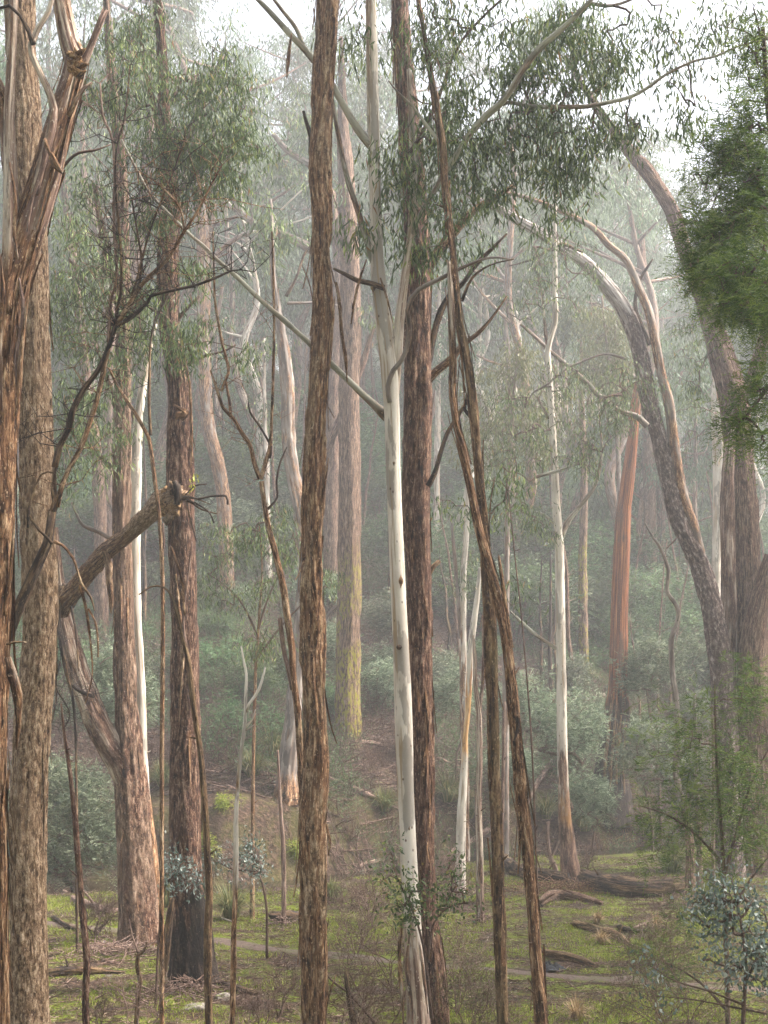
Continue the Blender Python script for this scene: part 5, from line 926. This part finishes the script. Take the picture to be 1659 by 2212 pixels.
log('fallen_branch', 'pale fallen sapling lying down the slope right of the foreground stringybark', [(712, 1688, .16), (760, 1708, .15), (800, 1725, .12), (860, 1752, .08)], 'pink', 12, cat='fallen branch')
log('fallen_branch', 'pinkish fallen branch with side sticks on the slope left of the white gum', [(775, 1605, .12), (810, 1612, .16), (848, 1625, .10)], 'pink', 12, cat='fallen branch', subs=[(1, (.5, 0, .5), .03), (1, (-.5, 0, .6), .03), (0, (.2, 0, .7), .03)])
log('fallen_branch', 'grey branch on the slope right of the brown stringybark', [(935, 1640, .16), (970, 1655, .14), (1005, 1668, .08)], 'pink', 12, cat='fallen branch')
log('fallen_branch', 'curved grey fallen limb bridging the creek behind the crossing trunks', [(1090, 1745, .14), (1070, 1790, .16), (1020, 1830, .18), (985, 1850, .16), (960, 1870, .12)], 'pink', 14, cat='fallen branch', lift_=1.0)
log('fallen_branch', 'long pale limb propped against the bank right of the crossing trunks', [(1190, 1660, .16), (1165, 1700, .15), (1140, 1750, .15), (1125, 1790, .12)], 'pink', 14, cat='fallen branch', lift_=1.6)
log('fallen_branch', 'thin fallen sticks laid over the bank right of the creek', [(1240, 1800, .10), (1290, 1788, .10), (1330, 1795, .06)], 'dark', 10, cat='fallen branch', lift_=1.2)
log('fallen_branch', 'pale forked driftwood on the bank left of the white gum', [(775, 1880, .06), (790, 1868, .09), (828, 1862, .06)], 'pink', 10, cat='fallen branch', subs=[(1, (.25, 0, .15), .02), (0, (-.2, 0, .1), .02)])
log('tree_stump', 'low broken dark stump on the far side of the path near the foreground stringybark', [(592, 1990, .30), (620, 1994, .36), (655, 1990, .26)], 'dark', 22, cat='stump', jag=.12, rough=.04, lift_=.1, lump=.35)

def rock(label, px, py, s, sc=(1, .8, .6)):
    g = G(px, py); mb = MB(); n = 18; th = np.linspace(0, math.pi, n); ph = np.linspace(0, 2 * math.pi, n * 2, endpoint=False)
    A, B_ = np.meshgrid(th, ph, indexing='ij'); d = np.stack([np.sin(A) * np.cos(B_), np.sin(A) * np.sin(B_), np.cos(A)], -1)
    V = g + d * (s * (1 + .5 * (fbm(d * 1.6 + px, 7, 4) - .5)))[..., None] * np.array(sc) if False else g + d * (s * (1 + .7 * (fbm(d * 1.6 + px, 7, 4) - .5)))[..., None] * np.array(sc)
    i = np.arange(n - 1)[:, None] * 2 * n; j = np.arange(2 * n); Q = np.stack([i + j, i + n * 2 + j, i + n * 2 + (j + 1) % (2 * n), i + (j + 1) % (2 * n)], -1)
    mb.add(V.reshape(-1, 3), Q.reshape(-1, 4)); tag(mb.build('rock', [ROCK], None, loc=g), label, 'rock')
ROCK = bark_mat('lichened_stone', fib((.10, .085, .07), (.21, .18, .15), (.32, .28, .24), (.46, .42, .37), z=1, s=12), lichen=((.25, .27, .10), 9, .5))
rock('pale lumpy rock with moss right of the burnt foot of the thick red trunk', 483, 2158, .17)
rock('flat mossy rock directly in front of the burnt foot of the thick red trunk', 428, 2178, .20, (1.3, .9, .4))
rock('small whitish stone on the grass left of the thick red trunk', 234, 2110, .06, (1.3, 1, .4))

# a dropped dark blue jacket by the path: one crumpled sheet of cloth
g = G(1188, 2098); n = 40; a = np.linspace(-1, 1, n); A, B_ = np.meshgrid(a, a)
r_ = np.sqrt(A ** 2 + B_ ** 2); rad = .24 * (1 + .35 * np.sin(3 * np.arctan2(B_, A) + .6)); x = A * rad * 1.15; y = B_ * rad * .8
z = .03 + .16 * (1 - np.abs(2 * fbm(np.stack([A * 2.3, B_ * 2.3, 0 * A], -1), 5, 3) - 1) * 2.2).clip(0, 1) * np.exp(-r_ ** 2 * 1.1)
mb = MB(); i = np.arange(n - 1)[:, None] * n + np.arange(n - 1); mb.add(np.stack([g[0] + x, g[1] + y, ground_z(g[0] + x, g[1] + y) + z - .03 * r_], -1).reshape(-1, 3), np.stack([i, i + 1, i + n + 1, i + n], -1).reshape(-1, 4))
m, t, o = _nodes('dark_blue_cloth'); p = nd(t, 'ShaderNodeBsdfPrincipled'); p.inputs['Base Color'].default_value = (.035, .05, .075, 1); p.inputs['Roughness'].default_value = .8
t.links.new(ramp(t, noise(t, t.nodes.new('ShaderNodeTexCoord').outputs['Object'], 9, 4), [(.35, (.006, .007, .010)), (.65, (.018, .021, .027))]), p.inputs['Base Color']); t.links.new(p.outputs[0], o.inputs[0])
tag(mb.build('jacket', [m], None, loc=g), 'crumpled dark blue cloth, like a dropped jacket, beside the path right of the crossing trunks', 'cloth')
# the small pale ring in the grass
g = G(227, 2052) + [0, 0, .09]; mb = MB(); an = np.linspace(0, 2 * math.pi, 25); pr = np.array([g + [math.cos(v) * .075, .02 * math.sin(v), math.sin(v) * .075] for v in an])
tube(mb, pr, [.010] * 25, n=8, step=.02, cap=False); m, t, o = _nodes('pale_plastic'); p = nd(t, 'ShaderNodeBsdfPrincipled'); p.inputs['Base Color'].default_value = (.5, .46, .5, 1); t.links.new(p.outputs[0], o.inputs[0])
tag(mb.build('ring', [m], None, loc=g), 'small pale ring standing in the litter in front of the double trunk tree', 'ring')

# ---------------------------------------------------------------- bare twiggy shrubs of the foreground
def twiggy(label, px, py, h, n=5, D=None, lean=0, mat='twig', name='bare_shrub', group=None, leafy=0, leaf='grass', thick=.012, spread=.75, depth=4):
    g = G(px, py) if D is None else np.array([(px - CX) / F * D, D, gz((px - CX) / F * D, D)])
    root = empty(name, g); tag(root, label, 'shrub', group); segs = []; tips = []
    def br(a, d, L, r, k):
        cur = a
        for s in range(3):
            d = unit(d + R.normal(size=3) * .22 + np.array([0, 0, .05])); nx = cur + d * L / 3; segs.append((cur, nx, r * (1 - .12 * s), r * (1 - .12 * (s + 1)))); cur = nx
            if k > 0 and (s > 0 or k < depth) and random.random() < .8: br(cur, unit(d + R.normal(size=3) * spread), L * random.uniform(.55, .8), r * .66, k - 1)
        if k > 0: br(cur, unit(d + R.normal(size=3) * spread * .5), L * .7, r * .72, k - 1)
        else: tips.append(cur)
    for i in range(n):
        a = random.uniform(0, 6.28); br(g + [0, 0, -.05], unit(np.array([math.cos(a) * .6 + lean, math.sin(a) * .6, 1.0])), h * .46, thick, depth)
    mb = MB(); tubes4(mb, segs, 0); mb.build('stems', [MT[mat]], root)
    if leafy: b = MB(); fern_leaves(b, np.array(tips), leafy, .035, .014, 0, .05); b.build('foliage', [LF[leaf]], root)
for i, (lab, px, py, h, n, D, lean) in enumerate((
    ('tangled bare twiggy shrub left of the foot of the white gum', 800, 2230, 1.5, 6, 21.5, 0), ('bare twiggy shrub against the right side of the foreground stringybark', 735, 2230, 1.3, 5, 20.5, .1), ('low thicket of fine grey twigs behind the white gum foot', 850, 2160, 1.3, 6, 25, 0),
    ('thin branching dead shrub right of the white gum foot', 985, 2200, 1.5, 4, 23.5, 0), ('thin bare shrub left of the crossing trunks', 1020, 2230, 1.2, 5, 21.5, -.1), ('slight bare shrub between the crossing trunks', 1112, 2240, .9, 4, 21, 0),
    ('russet twiggy shrub under the blue-leaved sapling', 1470, 2230, 1.7, 6, 21, 0), ('russet twiggy shrub on the clearing left of the blue-leaved sapling', 1420, 2080, 1.1, 6, 27.5, 0), ('bare upright shrub with a forked stem right of the log', 1440, 2010, 1.0, 3, 32, 0),
    ('brownish fine shrub beside the pale gum foot', 1275, 1885, .8, 5, 43, 0), ('bare bush of grey sticks left of the creek, behind the foreground stringybark', 600, 2210, 1.0, 5, 23.5, 0), ('fine bare shrub left of the bone-white stem', 560, 2230, .9, 5, 22, 0),
    ('bare twigs in front of the tan tree at the lower left', 40, 2240, 1.0, 5, 15.5, .3), ('spindly dead shrub at the left foreground between two thin stems', 300, 2230, 1.1, 3, 22, 0), ('dark sticks poking up at the foot of the tan tree', 215, 2225, .6, 3, 22.5, 0),
    ('brown thicket on the clearing edge behind the white gum', 800, 2000, 1.2, 7, 33, 0), ('brown twig thicket at the creek edge right of the foreground stringybark', 745, 1975, .9, 6, 35, 0), ('brown twig thicket between the brown stringybark and the crossing trunks', 985, 1960, 1.3, 7, 36, 0),
    ('leafless tangle under the double trunk tree', 205, 2030, 1.0, 7, 31.5, 0), ('fine purple-brown bush across the path left of the white gum', 770, 2080, .9, 6, 29, 0))):
    twiggy(lab, px, py, h, n, D, lean, mat=('twig', 'pink')[i % 2], leafy=3 if i in (6, 7, 3, 4) else 0, leaf='olive', thick=.013 * D / 24)
multi('dead_sapling', 'black burnt stake leaning at the bottom of the picture left of the white gum', 'dead tree', 21.0, [([(746, 2100, 3), (750, 2130, 8), (756, 2160, 13), (764, 2200, 15), (772, 2240, 17)], 'dark', dict(n=12, rough=.006, jag=.06)), ([(812, 2212, 8), (790, 2185, 7), (768, 2160, 6), (757, 2150, 5)], 'twig'), ([(700, 2100, 3), (720, 2120, 5), (750, 2142, 5)], 'twig')])
multi('dead_sapling', 'small crooked dead stick with a fork, standing left of the thick red trunk', 'dead tree', 22.5, [([(318, 2035, 3), (310, 2055, 6), (299, 2062, 9), (297, 2090, 10), (302, 2120, 9), (297, 2160, 9), (292, 2240, 9)], 'moss', dict(n=10)), ([(279, 1985, 2), (286, 2020, 3), (294, 2045, 4), (300, 2062, 5)], 'pink')])

# ---------------------------------------------------------------- trees and undergrowth of the misty hillside
def proto_gum(seed, H, nlimb, crown_r, nleaf, mat, pale):
    rs = np.random.RandomState(seed); root = empty('gum_tree', (0, 0, 0))
    x = 0; y = 0; pts = []; lean = rs.uniform(-.07, .07)
    for i in range(9):
        t_ = i / 8; pts.append([x, y, t_ * H]); x += rs.normal() * .028 * H + lean * H / 8 * 1.2; y += rs.normal() * .02 * H
    r = np.linspace(H * .0135, H * .0035, 9); r[0] *= 1.4; mb = MB(); pts = np.array(pts)[::-1]; q, _ = tube(mb, pts, r[::-1], n=12, step=.5, lump=.1, rough=.012, seed=seed % 9, mk=pale)
    nodes = [q[:len(q) // 2:2]]; T = []
    for k in range(nlimb):
        i = int(len(q) * rs.uniform(.0, .55)); a = q[i]; an = rs.uniform(0, 6.28); L = H * rs.uniform(.14, .30); d = np.array([math.cos(an), math.sin(an), rs.uniform(.25, .9)])
        e = a + d * L; mid = a + d * L * .5 + np.array([0, 0, -.06 * L]) + rs.normal(size=3) * .08 * L
        qq, _ = tube(mb, [a, mid, e], [H * .0038, H * .0024, H * .0009], n=6, step=.4, lump=.15, seed=k, mk=pale); nodes.append(qq[::2])
        T.append(ellipsoid_pts(e + [0, 0, -.2], np.array([crown_r, crown_r, crown_r * .6]) * rs.uniform(.6, 1.1), int(nleaf * .8), seed + k, hole=.56, freq=.9))
    T.append(ellipsoid_pts(q[0], np.array([crown_r, crown_r, crown_r * .8]), nleaf, seed, hole=.46, freq=.7))
    mb.build('trunk', [MT[mat]], root); T = np.vstack(T); c = MB(); grow(c, np.vstack(nodes), T, 0, r0=.008, minr=.007)
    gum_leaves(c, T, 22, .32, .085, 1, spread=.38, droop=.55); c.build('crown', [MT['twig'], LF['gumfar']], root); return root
def proto_shrub(seed, h, w_, nT, leaf, per):
    root = empty('understorey_shrub', (0, 0, 0)); rs = np.random.RandomState(seed); mb = MB(); T = []; nodes = [np.array([[0, 0, .1]])]
    for k in range(7):
        an = rs.uniform(0, 6.28); e = np.array([math.cos(an) * w_ * rs.uniform(.1, .5), math.sin(an) * w_ * rs.uniform(.1, .5), h * rs.uniform(.35, .85)])
        qq, _ = tube(mb, [[0, 0, -.2], e * [.4, .4, .6], e], [.05, .035, .015], n=5, step=.3, seed=k); nodes.append(qq)
        T.append(ellipsoid_pts(e, np.array([w_ * .32, w_ * .32, h * .2]), nT, seed + k, hole=.45, freq=.7))
    mb.build('stems', [MT['twig']], root); c = MB(); T = np.vstack(T); grow(c, np.vstack(nodes), T, 0, r0=.006, minr=.005)
    fronds(c, T, per // 3, .36, 1, .26, K=3, lw=.42, w=.06, up=.3); c.build('foliage', [MT['twig'], LF[leaf]], root); return root
def dup(root, loc, rz, sc):
    r = root.copy(); COL.objects.link(r); r.location = loc; r.rotation_euler = (0, 0, rz); r.scale = sc
    for c in root.children:
        d = c.copy(); COL.objects.link(d); d.parent = r
    return r
def place(protos, spots, label, cat, group):
    used = set()
    for k, x, y, rz, s in spots:
        loc = (x, y, gz(x, y) - .1); sc = (s, s, s * random.uniform(.9, 1.1))
        if k not in used: o = protos[k]; used.add(k); o.location = loc; o.rotation_euler = (0, 0, rz); o.scale = sc; PL.append(o)
        else: o = dup(protos[k], loc, rz, sc)
        tag(o, label[k] if isinstance(label, (list, tuple)) else label, cat, group)
PL = []
GP = [proto_gum(1, 24, 9, 2.5, 46, 'greyred', .55), proto_gum(2, 21, 8, 2.3, 46, 'whitebase', .35), proto_gum(3, 27, 10, 2.7, 46, 'grey', 0), proto_gum(4, 19, 8, 2.4, 46, 'redcream', .5), proto_gum(5, 25, 9, 2.4, 46, 'greys', .6), proto_gum(6, 15, 8, 2.2, 50, 'grey', .2)]
spots = []; pos = []
tries = 0
while len(spots) < 265 and tries < 12000:
    tries += 1; y = 74 + 150 * random.random() ** 1.0; x = random.uniform(-.285, .285) * y + random.uniform(-3, 3)
    px = CX + x / y * F
    if any((x - a) ** 2 + (y - b) ** 2 < (3.2 + (y - 60) * .02) ** 2 for a, b in pos): continue
    if y < 100 and 455 < px < 690 and random.random() < .6: continue
    if y < 120 and 1380 < px < 1560 and random.random() < .75: continue
    pos.append((x, y)); spots.append((random.randrange(6), x, y, random.uniform(0, 6.28), random.uniform(.75, 1.15) * (1.0 if px < 1350 else .9)))
GK = ('tall grey-trunked gum', 'white-trunked gum', 'tall brown-trunked gum', 'reddish-trunked gum', 'pale straight gum', 'short bushy gum')
for k in range(6): place(GP, [q for q in spots if q[0] == k], GK[k] + ' fading into the mist on the far hillside', 'tree', GK[k] + 's on the misty far hillside')
# unseen gums added beside and behind the viewer to shade the near forest
spots = []
for x_, y_ in ((-9, 8), (-13, 20), (-17, 32), (-20, 44), (9, 6), (13, 17), (16, 29), (20, 40), (24, 50), (-24, 54), (-7, -6), (2, -9), (10, -10), (-16, -3), (18, 2), (-22, 12), (25, 22), (-4, -18), (-27, 30), (22, -12), (14, 9), (18, 15), (22, 32), (27, 27), (30, 38), (26, 44), (33, 20), (29, 8), (36, 32), (24, 4), (34, 50), (40, 42), (12, 0), (32, -2), (40, 14), (44, 28), (38, 58)): spots.append((random.randrange(5), x_ + random.uniform(-1, 1), y_, random.uniform(0, 6.28), random.uniform(.9, 1.15)))
for k in range(6): place2 = [q for q in spots if q[0] == k]; [tag(dup(GP[k], (q[1], q[2], gz(q[1], q[2]) - .1), q[3], (q[4],) * 3), GK[k] + ' added out of view for shade', 'tree', 'unseen gums added for shade around the viewpoint') for q in place2]
SP = [proto_shrub(31, 4.2, 4.4, 50, 'under', 24), proto_shrub(32, 3.2, 3.8, 46, 'silver', 24), proto_shrub(33, 5.2, 4.2, 50, 'under', 24), proto_shrub(34, 2.4, 3.0, 40, 'under', 22)]
spots = []; pos = []
tries = 0
while len(spots) < 280 and tries < 9000:
    tries += 1; y = 54 + 66 * random.random() ** 1.4; x = random.uniform(-.285, .285) * y
    if any((x - a) ** 2 + (y - b) ** 2 < 1.9 ** 2 for a, b in pos): continue
    px = CX + x / y * F
    if y < 66 and random.random() < .2: continue
    if y < 72 and px > 1320 and random.random() < .8: continue
    pos.append((x, y)); spots.append((random.choice((0, 0, 1, 2, 2, 3)) if y > 68 else random.choice((1, 3, 3)), x, y, random.uniform(0, 6.28), random.uniform(.7, 1.2) * (1 if y > 68 else .6)))
SK = ('broad grey-green bushy shrub', 'silvery feathery shrub', 'tall grey-green shrub', 'small low green shrub')
for k in range(4):
    for lo, hi, nm in ((0, 72, 'on the lower slope across the creek'), (72, 200, 'high on the misty slope')):
        sub_ = [q for q in spots if q[0] == k and lo <= q[2] < hi]
        if lo == 0: place(SP, sub_, SK[k] + ' ' + nm, 'shrub', SK[k] + 's ' + nm); first_ = bool(sub_)
        else:
            for q in sub_: tag(dup(SP[k], (q[1], q[2], gz(q[1], q[2]) - .1), q[3], (q[4],) * 3), SK[k] + ' ' + nm, 'shrub', SK[k] + 's ' + nm)
            if not first_: bpy.data.objects.remove(SP[k])
def proto_pole(seed, H):
    root = empty('thin_tree', (0, 0, 0)); rs = np.random.RandomState(seed); mb = MB(); p = np.array([[rs.normal() * .04 + .02 * i * i * (seed % 3 - 1), rs.normal() * .04, H * i / 7] for i in range(8)])[::-1]
    q, _ = tube(mb, p, np.linspace(.03, .10, 8), n=8, step=.4, lump=.15, seed=seed);     segs = []
    for k in range(26):
        a = q[rs.randint(0, len(q) - 1)]; d = unit(rs.normal(size=3) + [0, 0, .5]) * rs.uniform(.4, 1.3); mm = a + d * .6 + rs.normal(size=3) * .1; segs += [(a, mm, .016, .011), (mm, a + d, .011, .006)]
    tubes4(mb, segs); mb.build('trunk', [MT['grey' if seed % 2 else 'dark']], root); return root
PP = [proto_pole(51, 8), proto_pole(52, 6.5), proto_pole(53, 10), proto_pole(54, 5)]
spots = []
for _ in range(150):
    y = 60 + 45 * random.random() ** 1.3; x = random.uniform(-.28, .28) * y
    if y < 66 and -.10 < x / y < .1 and random.random() < .6: continue
    spots.append((random.randrange(4), x, y, random.uniform(0, 6.28), random.uniform(.7, 1.25)))
PK = ('medium grey pole-like sapling', 'short dark pole-like sapling', 'tall grey pole-like sapling', 'very short dark sapling')
for k in range(4): place(PP, [q for q in spots if q[0] == k], PK[k] + ' in the gloom on the misty slope', 'tree', PK[k] + 's on the misty slope')

# ---------------------------------------------------------------- ground cover nobody could count
def scatter(n, y0, y1, k=.29, pw=1.0):
    y = y0 + (y1 - y0) * R.random(n) ** pw; x = R.uniform(-k, k, n) * y; return x, y
# sticks and shed bark
x, y = scatter(22000, 46, 84, pw=1.2); m_ = y > creek_y(x) + 1.2; x, y = x[m_], y[m_]
x2, y2 = scatter(5500, 20, 44); x3, y3 = scatter(1300, 38, 46); x = np.concatenate([x, x2, x3]); y = np.concatenate([y, y2, y3])
kp = ~on_path(x, y) & (np.abs(y - creek_y(x)) > 1.2); x, y = x[kp], y[kp]
z = ground_z(x, y); N = len(x); an = R.uniform(0, 6.28, N); L = R.uniform(.15, .75, N) ** 1.2 * np.where(y > 46, 1.7, .75); el_ = R.normal(size=N) * .12 + np.where(y > 46, .14, .02)
d = np.stack([np.cos(an) * L, np.sin(an) * L, el_ * L], -1); a = np.stack([x, y, z + .03], -1); b_ = a + d; b_[:, 2] = np.maximum(b_[:, 2], ground_z(b_[:, 0], b_[:, 1]) + .02)
rr = R.uniform(.004, .014, N) * np.where(y > 46, 2.1, .9); mb = MB(); h_ = N * 2 // 3; q_ = R.permutation(N); Z_ = [list(zip(a[k_], b_[k_], rr[k_], rr[k_] * .5)) for k_ in (q_[:h_], q_[h_:])]; tubes4(mb, Z_[0], 0, 4); tubes4(mb, Z_[1], 1, 4)
tag(mb.build('fallen_sticks', [MT['twig'], MT['pink']], None), 'litter of fine fallen sticks and shed bark on the forest floor', 'sticks', kind='stuff')
# heap of bark and sticks round the orange trunk and the pale gum
for (cx_, cy_, n_, rad_, lab) in ((1320, 1735, 420, 2.0, 'reddish heap of shed bark ribbons at the foot of the orange trunk'), (612, 2003, 90, .5, 'small heap of bark at the foot of the thin pole beside the foreground stringybark'), (993, 1935, 120, .7, 'small heap of bark at the foot of the white and ochre stem'), (1038, 1994, 90, .5, 'small heap of bark at the foot of the thin grey wandering stem'), (1492, 1945, 120, .7, 'small heap of bark at the foot of the wavy stem'), (1215, 1925, 320, 1.6, 'scatter of reddish bark ribbons round the foot of the pale gum'), (392, 2148, 300, .95, 'mound of shed bark and twigs at the burnt foot of the thick red trunk'), (255, 2060, 260, 1.2, 'heap of sticks round the foot of the double trunk tree'), (790, 1600, 260, 2.6, 'pile of pinkish dead branches on the slope left of the white gum')):
    g = G(cx_, cy_); q = R.normal(size=(n_, 2)) * rad_ * .5; X, Y = g[0] + q[:, 0], g[1] + q[:, 1] * .7; Z = ground_z(X, Y) + .26 * np.exp(-(q ** 2).sum(1) / rad_ ** 2 * 2) * R.random(n_)
    an = R.uniform(0, 6.28, n_); L = R.uniform(.2, .9, n_) * min(1, rad_ * .6); A_ = np.stack([X, Y, Z], -1); B2_ = A_ + np.stack([np.cos(an) * L, np.sin(an) * L, R.normal(size=n_) * .18 * L + .05], -1); B2_[:, 2] = np.maximum(B2_[:, 2], ground_z(B2_[:, 0], B2_[:, 1]) + .01)
    mb = MB(); rr = R.uniform(.005, .016, n_); tubes4(mb, list(zip(A_, B2_, rr, rr * .6))); tag(mb.build('bark_heap', [MT['red' if rad_ in (2.0, 1.6) else 'pink']], None), lab, 'bark heap', kind='stuff')
# grass blades
x, y = scatter(260000, 20.5, 52, pw=1.1); u = y - creek_y(x); f = fbm(np.stack([x * .75 + 50, y * 1.2 * .75, 0 * x], -1), 70, 4)
kp = (u < -1.9) & (f > .43) & ~on_path(x, y) & (R.random(len(x)) < sstep(.44, .60, f)); x, y = x[kp], y[kp]; N = len(x)
P0 = np.stack([x, y, ground_z(x, y) - .01], -1); mb = MB(); leaves(mb, P0, R.normal(size=(N, 3)) * .45 + [0, 0, 1], R.uniform(.04, .12, N), R.uniform(.010, .022, N), 0, .4, seg3=False)
tag(mb.build('grass', [LF['grass']], None), 'short mossy green grass of the clearing', 'grass', kind='stuff')
x, y = scatter(90000, 20.5, 47); kp = (y - creek_y(x) < -1.3); x, y = x[kp], y[kp]; N = len(x); x4, y4 = scatter(42000, 46, 72); kp = y4 > creek_y(x4) + 1.4; x = np.concatenate([x, x4[kp]]); y = np.concatenate([y, y4[kp]]); N = len(x)
kp = ~on_path(x, y) | (R.random(N) < .12); x, y = x[kp], y[kp]; N = len(x)
mb = MB(); dd = R.normal(size=(N, 3)); dd[:, 2] = dd[:, 2] * .25 + .1; leaves(mb, np.stack([x, y, ground_z(x, y) + .012], -1), dd, R.uniform(.04, .12, N) * np.where(y > 45, 1.5, 1), R.uniform(.010, .022, N) * np.where(y > 45, 1.5, 1), 0, .3, seg3=False)
tag(mb.build('leaf_litter', [LF['litter']], None), 'fallen gum leaves and bark flakes covering the ground', 'leaf litter', kind='stuff')
# dead brush standing on the bank and slope
x, y = scatter(4200, 47, 80, pw=1.1); kp = y > creek_y(x) + 1.8; x, y = x[kp], y[kp]; segs = []
for i in range(len(x)):
    a = np.array([x[i], y[i], gz(x[i], y[i]) - .05]); h = random.uniform(.4, 1.6)
    for _ in range(3):
        d = unit(np.array([random.gauss(0, .5), random.gauss(0, .4), 1.])) * h * random.uniform(.6, 1); m1 = a + d * .5 + R.normal(size=3) * .08; e = a + d
        segs += [(a, m1, .016, .012), (m1, e, .012, .006)]
        for _k in range(2): f_ = m1 + (e - m1) * random.random(); segs.append((f_, f_ + unit(R.normal(size=3) + [0, 0, .5]) * h * .35, .009, .005))
mb = MB(); tubes4(mb, segs, 0, 3); tag(mb.build('dead_brush', [MT['twig']], None), 'leafless brown brush standing all over the slope', 'brush', kind='stuff')
# low green scrub along the bank and slope
x, y = scatter(16000, 47, 80); f = fbm(np.stack([x * .3, y * .3, 0 * x], -1), 83, 3); kp = (y > creek_y(x) + 1.5) & (f > .46); T = np.stack([x[kp], y[kp], ground_z(x[kp], y[kp]) + R.uniform(.05, .55, kp.sum())], -1)
mb = MB(); fern_leaves(mb, T, 20, .16, .028, 0, .22, .5); tag(mb.build('ground_scrub', [LF['under']], None), 'low dull green scrub scattered over the slope', 'scrub', kind='stuff')

# ---------------------------------------------------------------- the mist
mb = MB(); X0, X1, Y0, Y1, Z0, Z1 = -302, 302, -45, 424, float(GZ.min()) - 1, 98
c = np.array([[a, b, d] for d in (Z0, Z1) for b in (Y0, Y1) for a in (X0, X1)], float)
mb.add(c, [[0, 2, 3, 1], [4, 5, 7, 6], [0, 1, 5, 4], [2, 6, 7, 3], [0, 4, 6, 2], [1, 3, 7, 5]], smooth=False)
m, t, o = _nodes('mist'); pv = nd(t, 'ShaderNodeVolumePrincipled'); pv.inputs['Density'].default_value = HAZE; pv.inputs['Color'].default_value = (.955, .965, 1.0, 1); pv.inputs['Anisotropy'].default_value = .5
t.links.new(pv.outputs[0], o.inputs['Volume'])
hz = tag(mb.build('haze', [m], None), 'thin morning mist between the trees', 'mist', kind='stuff')
